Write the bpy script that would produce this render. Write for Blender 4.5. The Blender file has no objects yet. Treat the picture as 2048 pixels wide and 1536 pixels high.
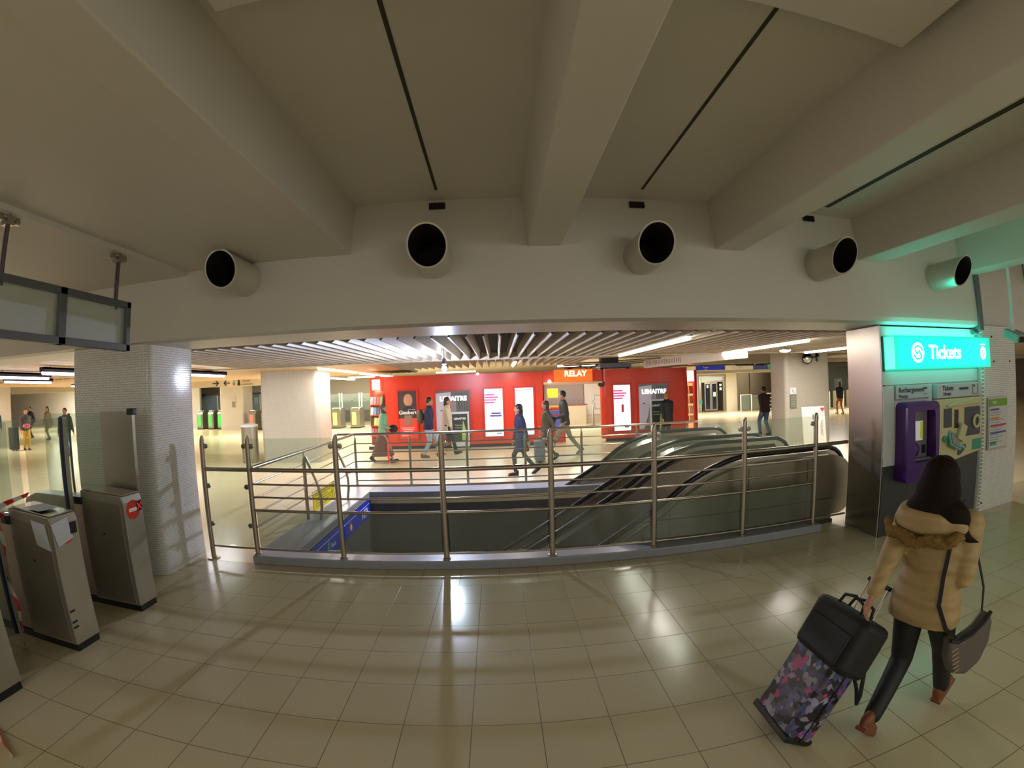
import bpy, bmesh, math, random
from mathutils import Vector, Matrix
C = bpy.context.scene.collection
S = bpy.context.scene
random.seed(7)
PI = math.pi

# ---------------------------------------------------------------- camera (wide-angle action-camera lens)
H = 1.947
cam = bpy.data.cameras.new('camera')
cam.type = 'PANO'
cam.sensor_fit = 'HORIZONTAL'
cam.sensor_width = 36.0
cam.sensor_height = 27.0
cam.panorama_type = 'FISHEYE_LENS_POLYNOMIAL'
cam.fisheye_fov = math.radians(175)
cam.fisheye_polynomial_k0 = 0.0
cam.fisheye_polynomial_k1 = -6.36355321e-02
cam.fisheye_polynomial_k2 = 4.92196687e-06
cam.fisheye_polynomial_k3 = 1.97219514e-05
cam.fisheye_polynomial_k4 = -2.77588050e-07
cam.clip_end = 200
camo = bpy.data.objects.new('camera', cam)
C.objects.link(camo)
Rr = Vector((0.9988672875627199, -0.033585587335244034, -0.03370682661481844))
Ru = Vector((0.03348386879274692, -0.007179134891679029, 0.9994134732696359))
Rf = Vector((0.033807874345555156, 0.9994100601582685, 0.006046427596637658))
M = Matrix((Rr, Ru, -Rf)).transposed().to_4x4()
M.translation = Vector((0, 0, H))
camo.matrix_world = M
S.camera = camo

# ---------------------------------------------------------------- exposure, world
S.view_settings.view_transform = 'Standard'
S.view_settings.look = 'None'
S.view_settings.gamma = 1.0
S.view_settings.use_curve_mapping = False
S.view_settings.exposure = 0.0
w = bpy.data.worlds.new('world'); S.world = w; w.use_nodes = True
w.node_tree.nodes['Background'].inputs[0].default_value = (0.93, 0.84, 0.74, 1)
w.node_tree.nodes['Background'].inputs[1].default_value = 0.52
S.cycles.max_bounces = 8
S.cycles.diffuse_bounces = 4
S.cycles.transparent_max_bounces = 24
S.cycles.caustics_reflective = False
S.cycles.caustics_refractive = False
S.cycles.sample_clamp_indirect = 6.0
S.cycles.use_denoising = True

# ---------------------------------------------------------------- large lights
def area(name, loc, size, power, col, rot=(0, 0, 0), sy=None):
    l = bpy.data.lights.new(name, 'AREA'); l.shape = 'RECTANGLE'
    l.size = size; l.size_y = sy or size; l.energy = power; l.color = col
    o = bpy.data.objects.new(name, l); C.objects.link(o)
    o.location = loc; o.rotation_euler = rot
    return o
WARM = (1.0, 0.945, 0.86); WHITE = (0.95, 0.97, 1.0)
# rows of tubes along Y in the far hall: (x, y0, y1, z, power per metre)
TUBES = [(2.85, 6.2, 10.1, .6, 0), (5.45, 6.7, 10.4, .6, 0), (8.1, 8.3, 10.2, 1, 0), (8.1, 6.3, 7.6, 1, 0),
         (-4.6, 11.1, 14.4, 1, 0), (-4.7, 15.0, 17.4, 1, 0), (-4.75, 17.9, 20.2, 1, 0),
         (-7.3, 6.2, 10.9, 1, 1), (-8.5, 6.1, 7.3, 1, 1), (-10.4, 6.2, 7.7, 1, 1), (-12.6, 7.8, 9.4, 1, 1),
         (-7.3, 15.6, 18.2, 1, 0), (-7.35, 19.0, 22.6, 1, 0), (0.5, 11.7, 13.6, 1, 0)]
# rows of tubes across the hall, some added as fill: (x0, x1, y, z)
TUBEX = [(-13.6, -11.9, 18.9, 2.78), (-11.6, -9.9, 18.9, 2.78), (-10.6, -8.9, 24.6, 2.78), (-8.4, -6.8, 24.6, 2.78), (10.3, 12.1, 22.5, 2.34), (12.7, 14.5, 22.5, 2.34), (17.0, 18.8, 20.0, 2.78), (20.5, 22.3, 20.0, 2.78),
         (-22.5, -19.5, 11.0, 2.60), (-27.5, -24.5, 20.0, 2.78), (-20.5, -17.5, 22.0, 2.78), (2.6, 4.6, 19.0, 2.78), (-3.0, -1.0, 22.0, 2.78), (-33.0, -29.5, 24.0, 2.78), (-27.0, -24.0, 24.0, 2.78)]  # all but the first in this line are added to brighten the far hall
K = 37.0
for x, y0, y1, pw, tr in TUBES:
    area('hall_tube_light', (x, (y0 + y1) / 2, (2.50 if tr else 2.60) - .058), .07, K * pw * (y1 - y0) * (.6 if tr else 1), WHITE if tr else WARM, sy=y1 - y0)
for i, (x0, x1, y, z) in enumerate(TUBEX):
    area('hall_tube_light', ((x0 + x1) / 2, y, z - .058), x1 - x0, K * 1.9 * (x1 - x0), WARM, sy=.07)
area('dome_lamp_light', (-17.8, 15.2, 2.32), .5, 110, WARM); area('dome_lamp_light', (-16.2, 15.2, 2.32), .5, 120, WARM)
# unseen fill lights added behind and beside the camera to lift the near hall
area('near_fill_light', (-1.2, -3.2, 3.0), 4.0, 55, (1.0, 0.96, 0.80), sy=1.0)
area('near_fill_light', (5.5, -2.5, 3.0), 2.0, 14, (0.92, 1.0, 0.80), sy=1.0)
area('near_fill_light', (4.5, -4.5, 2.7), 4.0, 70, (0.95, 0.97, 0.90), (math.radians(62), 0, 0), sy=1.0)
area('near_fill_light', (-3.0, -5.0, 2.7), 3.0, 22, (0.95, 0.96, 0.88), (math.radians(62), 0, 0), sy=1.0)
# strong bluish spotlight over the stairwell
# (its bulb, built with the lamp further down, is the emitter)
SPOT = 3900.0

# ---------------------------------------------------------------- materials
def lin(c):
    f = lambda v: v / 12.92 if v <= .04045 else ((v + .055) / 1.055) ** 2.4
    return tuple(f(v / 255) for v in c) + (1.0,)
MATS = {}
def mat(name, col, rough=.5, metal=0., noise=0., nscale=8., bump=0., bscale=60., emit=None, es=0., alpha=1., spec=.5, aniso=0, coat=0):
    if name in MATS: return MATS[name]
    m = bpy.data.materials.new(name); m.use_nodes = True; MATS[name] = m
    nt = m.node_tree; b = nt.nodes['Principled BSDF']; L = nt.links.new
    b.inputs['Base Color'].default_value = lin(col)
    b.inputs['Roughness'].default_value = rough; b.inputs['Metallic'].default_value = metal
    b.inputs['Specular IOR Level'].default_value = spec
    if coat: b.inputs['Coat Weight'].default_value = coat
    geo = nt.nodes.new('ShaderNodeNewGeometry')
    if noise:
        n = nt.nodes.new('ShaderNodeTexNoise'); n.inputs['Scale'].default_value = nscale; n.inputs['Detail'].default_value = 5
        L(geo.outputs['Position'], n.inputs['Vector'])
        mx = nt.nodes.new('ShaderNodeMix'); mx.data_type = 'RGBA'
        c = lin(col)
        mx.inputs[6].default_value = tuple(v * (1 - noise) for v in c[:3]) + (1,)
        mx.inputs[7].default_value = tuple(min(1, v * (1 + noise)) for v in c[:3]) + (1,)
        L(n.outputs[0], mx.inputs[0]); L(mx.outputs[2], b.inputs['Base Color'])
    if bump:
        n2 = nt.nodes.new('ShaderNodeTexNoise'); n2.inputs['Scale'].default_value = bscale
        L(geo.outputs['Position'], n2.inputs['Vector'])
        bp = nt.nodes.new('ShaderNodeBump'); bp.inputs['Strength'].default_value = bump; bp.inputs['Distance'].default_value = .01
        L(n2.outputs[0], bp.inputs['Height']); L(bp.outputs[0], b.inputs['Normal'])
    if emit is not None:
        b.inputs['Emission Color'].default_value = lin(emit); b.inputs['Emission Strength'].default_value = es
    if alpha < 1: b.inputs['Alpha'].default_value = alpha
    return m
def glassmat(name, tint=(205, 225, 210), a=.16, rough=.03):
    # thin sheet: mostly clear, tinted film plus a mirror-like coat
    m = bpy.data.materials.new(name); m.use_nodes = True; nt = m.node_tree; nt.nodes.clear(); L = nt.links.new
    out = nt.nodes.new('ShaderNodeOutputMaterial'); tr = nt.nodes.new('ShaderNodeBsdfTransparent'); tr.inputs[0].default_value = lin((244, 250, 245))
    df = nt.nodes.new('ShaderNodeBsdfDiffuse'); df.inputs[0].default_value = lin(tint)
    gl = nt.nodes.new('ShaderNodeBsdfGlossy'); gl.inputs['Roughness'].default_value = rough
    lw = nt.nodes.new('ShaderNodeLayerWeight'); lw.inputs[0].default_value = .5
    p5 = nt.nodes.new('ShaderNodeMath'); p5.operation = 'POWER'; L(lw.outputs['Facing'], p5.inputs[0]); p5.inputs[1].default_value = 4.0
    fr = nt.nodes.new('ShaderNodeMath'); fr.operation = 'MULTIPLY_ADD'; L(p5.outputs[0], fr.inputs[0]); fr.inputs[1].default_value = .7; fr.inputs[2].default_value = .035
    m1 = nt.nodes.new('ShaderNodeMixShader'); m1.inputs[0].default_value = a; L(tr.outputs[0], m1.inputs[1]); L(df.outputs[0], m1.inputs[2])
    m2 = nt.nodes.new('ShaderNodeMixShader'); L(fr.outputs[0], m2.inputs[0]); L(m1.outputs[0], m2.inputs[1]); L(gl.outputs[0], m2.inputs[2])
    L(m2.outputs[0], out.inputs[0]); MATS[name] = m
    return m
def math_node(nt, op, a, b=None):
    n = nt.nodes.new('ShaderNodeMath'); n.operation = op
    for i, v in enumerate((a, b)):
        if v is None: continue
        if hasattr(v, 'links'): nt.links.new(v, n.inputs[i])
        else: n.inputs[i].default_value = v
    return n.outputs[0]
def tilemat(name, col, grout, sx, sy, ox, oy, gw, rough=.2, mode='XY', noise=.06, bump=.15, speck=0, stagger=False, split=None, grough=.6, tint=.05, wobble=0.):
    m = bpy.data.materials.new(name); m.use_nodes = True; MATS[name] = m
    nt = m.node_tree; b = nt.nodes['Principled BSDF']; L = nt.links.new
    geo = nt.nodes.new('ShaderNodeNewGeometry'); sep = nt.nodes.new('ShaderNodeSeparateXYZ'); L(geo.outputs['Position'], sep.inputs[0])
    x, y, z = sep.outputs
    if mode == 'XY': u, v = x, y
    else: u, v = math_node(nt, 'ADD', x, y), z
    u = math_node(nt, 'DIVIDE', math_node(nt, 'SUBTRACT', u, ox), sx); v = math_node(nt, 'DIVIDE', math_node(nt, 'SUBTRACT', v, oy), sy)
    if stagger: u = math_node(nt, 'ADD', u, math_node(nt, 'MULTIPLY', math_node(nt, 'FLOORED_MODULO', math_node(nt, 'FLOOR', v), 2.0), .5))
    if split:   # a different joint layout beyond y = split
        u = math_node(nt, 'ADD', u, math_node(nt, 'MULTIPLY', math_node(nt, 'GREATER_THAN', y, split), .56))
    fu = math_node(nt, 'FRACT', u); fv = math_node(nt, 'FRACT', v)
    du = math_node(nt, 'MULTIPLY', math_node(nt, 'MINIMUM', fu, math_node(nt, 'SUBTRACT', 1.0, fu)), sx)
    dv = math_node(nt, 'MULTIPLY', math_node(nt, 'MINIMUM', fv, math_node(nt, 'SUBTRACT', 1.0, fv)), sy)
    d = math_node(nt, 'MINIMUM', du, dv)
    mr = nt.nodes.new('ShaderNodeMapRange'); mr.inputs[1].default_value = gw * .5; mr.inputs[2].default_value = gw; L(d, mr.inputs[0])
    cell = nt.nodes.new('ShaderNodeCombineXYZ'); L(math_node(nt, 'FLOOR', u), cell.inputs[0]); L(math_node(nt, 'FLOOR', v), cell.inputs[1])
    wn = nt.nodes.new('ShaderNodeTexWhiteNoise'); L(cell.outputs[0], wn.inputs['Vector'])
    n = nt.nodes.new('ShaderNodeTexNoise'); n.inputs['Scale'].default_value = 2.2; n.inputs['Detail'].default_value = 6; L(geo.outputs['Position'], n.inputs['Vector'])
    val = math_node(nt, 'ADD', 1 - tint / 2 - noise / 2, math_node(nt, 'ADD', math_node(nt, 'MULTIPLY', wn.outputs[0], tint), math_node(nt, 'MULTIPLY', n.outputs[0], noise)))
    if speck:
        n3 = nt.nodes.new('ShaderNodeTexNoise'); n3.inputs['Scale'].default_value = 170; n3.inputs['Detail'].default_value = 2; L(geo.outputs['Position'], n3.inputs['Vector'])
        val = math_node(nt, 'ADD', val, math_node(nt, 'MULTIPLY', math_node(nt, 'SUBTRACT', n3.outputs[0], .5), speck))
    hs = nt.nodes.new('ShaderNodeHueSaturation'); hs.inputs['Color'].default_value = lin(col); L(val, hs.inputs['Value'])
    mx = nt.nodes.new('ShaderNodeMix'); mx.data_type = 'RGBA'; mx.inputs[6].default_value = lin(grout)
    L(mr.outputs[0], mx.inputs[0]); L(hs.outputs[0], mx.inputs[7]); L(mx.outputs[2], b.inputs['Base Color'])
    rr = nt.nodes.new('ShaderNodeMapRange'); rr.inputs[3].default_value = grough; rr.inputs[4].default_value = rough; L(mr.outputs[0], rr.inputs[0]); L(rr.outputs[0], b.inputs['Roughness'])
    if bump:
        bp = nt.nodes.new('ShaderNodeBump'); bp.inputs['Strength'].default_value = bump; bp.inputs['Distance'].default_value = .003
        hgt = mr.outputs[0]
        if wobble: hgt = math_node(nt, 'ADD', hgt, math_node(nt, 'MULTIPLY', wn.outputs[0], wobble))
        L(hgt, bp.inputs['Height']); L(bp.outputs[0], b.inputs['Normal'])
    return m

M_floor = tilemat('near_floor_tile', (198, 186, 154), (118, 104, 78), .4, .402, -.223, 2.191, .0035, rough=.20, noise=.10, bump=.25, speck=.5, split=4.2, tint=.05, grough=.5)
M_floor.node_tree.nodes['Principled BSDF'].inputs['Specular IOR Level'].default_value = .34
M_floor2 = tilemat('hall_floor_stone', (226, 212, 178), (190, 172, 138), .8, .8, .1, 4.2, .004, rough=.22, noise=.10, bump=.1, tint=.05)
M_mosaic = tilemat('white_mosaic', (240, 239, 235), (176, 170, 160), .026, .026, 0, 0, .0028, rough=.16, mode='W', stagger=True, noise=.06, bump=.6, tint=.12, wobble=1.6)
M_wtile = tilemat('cream_wall_tile', (198, 191, 178), (162, 154, 140), .05, .05, 0, 0, .002, rough=.3, mode='W', noise=.05, bump=.3, tint=.05)
M_ceil = mat('cream_painted_concrete', (214, 208, 198), .55, noise=.035, nscale=1.3, bump=.06, bscale=9)
M_bulk = mat('cream_painted_beam', (210, 205, 194), .42, noise=.03, nscale=1.6, bump=.05, bscale=9)
M_gloss = mat('glossy_soffit', (204, 196, 178), .22, noise=.02)
M_slat = mat('slat_metal', (178, 168, 148), .38, noise=.03)
M_slatwarm = mat('slat_warm', (196, 166, 122), .42, noise=.03)
M_dark = mat('dark_void', (22, 19, 18), .8)
M_steel = mat('brushed_steel', (184, 178, 168), .33, metal=1., noise=.05, nscale=20, bump=.05, bscale=140)
M_steel2 = mat('polished_steel', (222, 220, 214), .20, metal=1., noise=.03, nscale=10)
M_steeld = mat('satin_rail_steel', (178, 166, 150), .32, metal=1., noise=.05, nscale=30)
M_kerb = mat('blue_grey_kerb_paint', (150, 152, 160), .35, noise=.12, nscale=9, bump=.12, bscale=40)
M_pit = mat('pit_wall', (96, 94, 92), .5, noise=.15, nscale=3)
M_black = mat('black_rubber', (22, 22, 24), .35)
M_red = mat('red_lacquer', (216, 60, 34), .28, noise=.12, nscale=14)
M_white = mat('white_paint', (214, 214, 212), .4)
M_wall = mat('cream_wall', (216, 206, 182), .5, noise=.04)
M_grey = mat('grey_paint', (98, 102, 104), .4, noise=.05)
M_glass = glassmat('clear_glass', a=.07)
M_glassg = glassmat('green_edge_glass', (150, 176, 156), a=.13)
M_glassf = glassmat('dusty_glass', (130, 130, 122), a=.26, rough=.12)

# ---------------------------------------------------------------- mesh helpers
class MB:
    def __init__(s): s.v = []; s.f = []
    def add(s, v, f):
        o = len(s.v); s.v += [Vector(p) for p in v]; s.f += [tuple(i + o for i in q) for q in f]; return s
    def box(s, x0, x1, y0, y1, z0, z1):
        return s.add([(x0, y0, z0), (x1, y0, z0), (x1, y1, z0), (x0, y1, z0), (x0, y0, z1), (x1, y0, z1), (x1, y1, z1), (x0, y1, z1)],
                     [(0, 3, 2, 1), (4, 5, 6, 7), (0, 1, 5, 4), (1, 2, 6, 5), (2, 3, 7, 6), (3, 0, 4, 7)])
    def rbox(s, c, size, rot):          # rotated box; rot is a Matrix 3x3
        v = [Vector(c) + rot @ Vector((a * size[0] / 2, b * size[1] / 2, d * size[2] / 2)) for d in (-1, 1) for a, b in ((-1, -1), (1, -1), (1, 1), (-1, 1))]
        return s.add(v, [(0, 3, 2, 1), (4, 5, 6, 7), (0, 1, 5, 4), (1, 2, 6, 5), (2, 3, 7, 6), (3, 0, 4, 7)])
    def prism(s, poly, ax, a, b):       # polygon in the plane across axis ax, extruded from a to b
        def P(p, t):
            return {'x': (t, p[0], p[1]), 'y': (p[0], t, p[1]), 'z': (p[0], p[1], t)}[ax]
        n = len(poly)
        return s.add([P(p, a) for p in poly] + [P(p, b) for p in poly],
                     [tuple(range(n))[::-1], tuple(range(n, 2 * n))] + [(i, (i + 1) % n, n + (i + 1) % n, n + i) for i in range(n)])
    def tube(s, pts, r, seg=10, caps=True, rs=None):
        pts = [Vector(p) for p in pts]; n = len(pts); prev = None; V = []; F = []
        for i, p in enumerate(pts):
            d = (pts[min(i + 1, n - 1)] - pts[max(i - 1, 0)]).normalized()
            if prev is None:
                a = d.orthogonal().normalized()
            else:
                a = (prev - d * prev.dot(d)).normalized()
            prev = a; b = d.cross(a); rr = rs[i] if rs else r
            V += [p + (a * math.cos(t) + b * math.sin(t)) * rr for t in [2 * PI * k / seg for k in range(seg)]]
        for i in range(n - 1):
            F += [(i * seg + k, i * seg + (k + 1) % seg, (i + 1) * seg + (k + 1) % seg, (i + 1) * seg + k) for k in range(seg)]
        if caps: F += [tuple(range(seg))[::-1], tuple(range((n - 1) * seg, n * seg))]
        return s.add(V, F)
    def lathe(s, prof, c=(0, 0, 0), seg=20, ax='z'):
        V = []; F = []; n = len(prof)
        for r, h in prof:
            for k in range(seg):
                t = 2 * PI * k / seg; x, y = r * math.cos(t), r * math.sin(t)
                q = {'z': (x, y, h), 'y': (x, h, y), 'x': (h, x, y)}[ax]
                V.append(Vector(c) + Vector(q))
        for i in range(n - 1):
            F += [(i * seg + k, i * seg + (k + 1) % seg, (i + 1) * seg + (k + 1) % seg, (i + 1) * seg + k) for k in range(seg)]
        F += [tuple(range(seg))[::-1], tuple(range((n - 1) * seg, n * seg))]
        return s.add(V, F)
    def ball(s, c, rx, ry=None, rz=None, seg=16, rings=10, rot=None):
        ry = ry or rx; rz = rz or rx; V = []; F = []
        for i in range(rings + 1):
            ph = PI * i / rings
            for k in range(seg):
                t = 2 * PI * k / seg
                p = Vector((rx * math.sin(ph) * math.cos(t), ry * math.sin(ph) * math.sin(t), rz * math.cos(ph)))
                V.append(Vector(c) + (rot @ p if rot else p))
        for i in range(rings):
            F += [(i * seg + k, (i + 1) * seg + k, (i + 1) * seg + (k + 1) % seg, i * seg + (k + 1) % seg) for k in range(seg)]
        return s.add(V, F)
    def xf(s, m):
        s.v = [m @ p for p in s.v]; return s
    def build(s, name, m, parent=None, world=False, smooth=False, bevel=0, kind=None, label=None, fix=True):
        me = bpy.data.meshes.new(name)
        o = bpy.data.objects.new(name, me); C.objects.link(o)
        v = s.v
        if parent is not None:
            o.parent = parent
            if world:
                off = Vector(parent.location); pp = parent.parent
                while pp: off += Vector(pp.location); pp = pp.parent
                v = [p - off for p in v]
        me.from_pydata([tuple(p) for p in v], [], s.f); me.update()
        if fix:
            bm = bmesh.new(); bm.from_mesh(me); bmesh.ops.recalc_face_normals(bm, faces=bm.faces); bm.to_mesh(me); bm.free()
        me.materials.append(m)
        if bevel:
            md = o.modifiers.new('bevel', 'BEVEL'); md.width = bevel; md.segments = 2; md.limit_method = 'ANGLE'
        if smooth:
            for p in me.polygons: p.use_smooth = True
            if smooth == 'auto':
                for e in me.edges: pass
                try: me.set_sharp_from_angle(angle=math.radians(40))
                except Exception: pass
        if kind: o['kind'] = kind
        if label: o['label'] = label
        return o
def tag(o, label, cat, group=None):
    o['label'] = label; o['category'] = cat
    if group: o['group'] = group
    return o
def thing(name, label, cat, loc=(0, 0, 0), rz=0, group=None):
    o = bpy.data.objects.new(name, None); C.objects.link(o); o.empty_display_size = .1
    o.location = loc; o.rotation_euler = (0, 0, rz)
    return tag(o, label, cat, group)
def struct(name, mb, m, **k):
    return mb.build(name, m, kind='structure', **k)
def dup(root, loc, label=None, rz=None, group=None):
    r = root.copy(); C.objects.link(r); r.location = loc
    if label: r['label'] = label
    if group: r['group'] = group
    if rz is not None: r.rotation_euler = (0, 0, rz)
    def rec(a, b):
        for ch in list(a.children):
            if ch == b: continue
            c = ch.copy(); C.objects.link(c); c.parent = b; rec(ch, c)
    kids = list(root.children)
    for ch in kids:
        c = ch.copy(); C.objects.link(c); c.parent = r; rec(ch, c)
    return r
def text(body, size, loc, m, parent=None, rot=(PI / 2, 0, 0), name='lettering', ext=.002, off=0., align='CENTER', sx=1., world=True, kind=None):
    cu = bpy.data.curves.new('t', 'FONT'); cu.body = body; cu.size = size; cu.extrude = ext; cu.offset = off
    cu.align_x = align; cu.align_y = 'CENTER'; cu.resolution_u = 3
    t = bpy.data.objects.new('t', cu); C.objects.link(t)
    bpy.context.view_layer.update()
    dg = bpy.context.evaluated_depsgraph_get()
    me = bpy.data.meshes.new_from_object(t.evaluated_get(dg))
    bpy.data.objects.remove(t); bpy.data.curves.remove(cu)
    from mathutils import Euler
    R = Euler(rot).to_matrix().to_4x4(); T = Matrix.Translation(Vector(loc))
    me.transform(T @ R @ Matrix.Diagonal((sx, 1, 1, 1)))
    if parent and world:
        off_ = Vector(parent.location); pp = parent.parent
        while pp: off_ += Vector(pp.location); pp = pp.parent
        me.transform(Matrix.Translation(-off_))
    me.materials.clear(); me.materials.append(m)
    o = bpy.data.objects.new(name, me); C.objects.link(o); o.name = name
    if parent: o.parent = parent
    if kind: o['kind'] = kind
    return o

# ---------------------------------------------------------------- floor
mb = MB()
WX0, WX1, WY0, WY1 = -2.42, 3.35, 4.82, 7.98
mb.box(-9, 14, -7, 4.62, -.12, 0)
struct('floor', mb, M_floor)
mb = MB()
mb.box(-50, WX0, 4.62, 30, -.12, 0).box(WX1, 45, 4.62, 30, -.12, 0).box(WX0, WX1, WY1, 30, -.12, 0).box(WX0, WX1, 4.62, WY0, -.12, 0)
mb.box(-50, -9, -7, 4.62, -.12, 0)
struct('floor', mb, M_floor2)
# stairwell pit walls
mb = MB()
mb.box(WX0 - .12, WX0, WY0 - .12, WY1 + .12, -3.6, -.005).box(WX0, WX1, WY1, WY1 + .12, -3.6, -.12).box(WX0, WX1, WY0 - .12, WY0, -3.6, -.12).box(WX0 - 2.5, WX1, WY0, WY1, -3.7, -3.6)
struct('wall_stairwell', mb, M_pit)
# kerbs
mb = MB(); mb.box(-2.9, 3.96, 4.60, 4.83, 0, .10); struct('trim_1', mb, M_kerb, bevel=.012)
mb = MB(); mb.box(-2.9, -2.42, 4.83, 8.62, 0, .10); struct('trim_2', mb, M_kerb, bevel=.008)
mb = MB(); mb.box(-2.42, 2.4, 7.98, 8.62, 0, .10); struct('trim_3', mb, M_kerb, bevel=.008)

# ---------------------------------------------------------------- near ceiling, beams, bulkhead
ZC, ZB = 3.72, 3.235
mb = MB(); mb.box(-1.4, 14, -7, 4.1, ZC, ZC + .2); struct('ceiling', mb, M_ceil)
mb = MB(); mb.box(-3.17, -1.60, -7, 4.05, ZB, ZB + .2).box(-9, -3.17, -7, 4.05, ZB - .045, ZB + .2); struct('ceiling', mb, M_ceil)
def beam(xa, xb, ta=0.0, n=None):
    mb = MB(); mb.prism([(xa, ZB - .005), (xb, ZB - .005), (xb + ta, ZC + .02), (xa - ta, ZC + .02)], 'y', -7, 4.05)
    struct('ceiling_beam', mb, M_ceil, bevel=.01)
beam(-1.60, -1.33, .03); beam(.32, .63, .05); beam(2.19, 2.50, .04); beam(4.08, 4.46, .02); beam(6.10, 6.45, .02); beam(8.1, 8.45, .02)
# bulkhead with its bevelled glossy soffit edge
mb = MB(); mb.prism([(3.97, 2.60), (4.0, 3.95), (4.74, 3.95), (4.74, 2.52), (4.05, 2.52), (3.985, 2.545)], 'x', -14, 6.45)
struct('wall_front', mb, M_bulk)
mb = MB(); mb.prism([(4.06, 2.66), (4.08, 3.95), (4.74, 3.95), (4.74, 2.52), (4.10, 2.52)], 'x', 6.45, 14)
struct('wall_front_right', mb, M_bulk)
# flat panels hung under the ceiling bays
t = []
for i, (xa, xb, lab) in enumerate([(-1.16, .12, 'cream flat panel hung under the ceiling bay left of the centre beam'), (.98, 2.06, 'cream flat panel hung under the ceiling bay right of the centre beam'), (2.75, 3.95, 'cream flat panel hung under the ceiling bay nearest the ticket sign')]):
    y1 = (1.35, 1.36, 1.30)[i]
    mb = MB(); mb.box(xa, xb, -3, y1, 3.575, 3.60)
    p = thing('ceiling_panel', lab, 'ceiling panel', ((xa + xb) / 2, 0, 3.575), group='hung ceiling panels')
    mb.build('panel', M_ceil, p, world=True, bevel=.004)
    for hx in (xa + .15, xb - .15):
        for hy in (-2.5, -.5, y1 - .2): MB().tube([(hx, hy, 3.60), (hx, hy, ZC)], .006, 6).build('hanger', M_steel, p, world=True)
# thin dark slots in the ceiling bays and small vent plates above the ducts
for i, (x, y0) in enumerate([(-.49, 1.3), (1.383, 1.2), (3.50, 1.4)]):
    y0 = -3
    mb = MB(); mb.box(x - (.012 if i < 2 else .03), x + (.012 if i < 2 else .03), y0, 3.76, ZC - .004, ZC + .01)
    struct('trim_%d' % (4 + i), mb, mat('slot_dark', (58, 52, 42), .7))
for x, lab in ((-.51, 'small dark grille plate above the duct left of the centre beam'), (1.395, 'small dark grille plate above the duct right of the centre beam'), (3.41, 'small dark grille plate above the duct left of the ticket sign')):
    g = thing('grille_plate', lab, 'vent grille', (x, 3.97, 3.655), group='small dark grilles above the ducts')
    MB().box(-.075, .075, 0, .03, -.03, .03).build('frame', mat('dark_metal', (40, 38, 38), .5, metal=.6), g)
    mb = MB()
    for k in range(7): mb.box(-.065 + k * .02, -.058 + k * .02, -.006, 0, -.024, .024)
    mb.build('slats', M_black, g)
# round air ducts
def duct(x, label, z=3.118):
    o = thing('air_duct', label, 'air duct', (x, 4.0, z), group='round air ducts along the beam')
    seg = 48; V = []; F = []
    def ring(r, f): return [Vector((r * math.cos(a), f(r * math.sin(a)), r * math.sin(a))) for a in [2 * PI * k / seg for k in range(seg)]]
    cut = lambda zz: -.48 - zz * (.55 if z > 3.1 else .3)
    rings = [ring(.170, lambda z: .02), ring(.170, cut), ring(.156, cut), ring(.150, lambda z: -.02)]
    for r in rings: V += r
    for i in range(3): F += [(i * seg + k, i * seg + (k + 1) % seg, (i + 1) * seg + (k + 1) % seg, (i + 1) * seg + k) for k in range(seg)]
    MB().add(V, F[:2 * seg]).build('duct_tube', M_duct, o, smooth='auto')
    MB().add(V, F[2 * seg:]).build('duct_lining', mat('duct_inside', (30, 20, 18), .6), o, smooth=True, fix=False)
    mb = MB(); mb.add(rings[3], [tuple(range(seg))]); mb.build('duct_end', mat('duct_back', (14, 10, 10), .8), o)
    c = MB(); c.lathe([(.176, .0), (.176, -.012), (.170, -.014)], (0, 0, 0), 40, 'y'); c.build('collar', M_duct, o)
    return o
M_duct = mat('painted_duct', (206, 200, 184), .24, metal=.2, noise=.05, nscale=6)
M_ductm = mat('steel_duct', (196, 190, 176), .30, metal=.6, noise=.06, nscale=8)
duct(-2.43, 'cream round duct leftmost on the beam, above the tiled column', 3.075)
duct(-.535, 'cream round duct left of the centre beam, pointing down left')
M_duct = M_ductm
duct(1.383, 'steel round duct just right of the centre beam')
duct(3.43, 'steel round duct left of the ticket sign, second from the right')
duct(5.45, 'steel round duct rightmost, lit green above the ticket sign')

# ---------------------------------------------------------------- columns
def column(x0, x1, y0, y1, z1, m, r=.10):
    poly = []
    for cx, cy, a0 in ((x1 - r, y0 + r, -90), (x1 - r, y1 - r, 0), (x0 + r, y1 - r, 90), (x0 + r, y0 + r, 180)):
        poly += [(cx + r * math.cos(math.radians(a0 + k * 15)), cy + r * math.sin(math.radians(a0 + k * 15))) for k in range(7)]
    mb = MB(); mb.prism(poly, 'z', 0, z1)
    return struct('column', mb, m, smooth='auto')
column(-4.98, -3.70, 4.0, 4.85, 2.53, M_mosaic)
column(6.48, 7.48, 4.0, 4.85, 2.55, M_mosaic, .06)
column(-6.85, -5.02, 12.0, 13.1, 2.75, M_wtile, .12)
column(8.25, 9.95, 11.3, 12.15, 2.75, M_wtile, .12)
column(-16.1, -14.5, 23.4, 24.6, 2.9, M_wtile, .12)
column(-23.5, -22.0, 13.0, 14.0, 2.75, M_wtile, .1)
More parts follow.
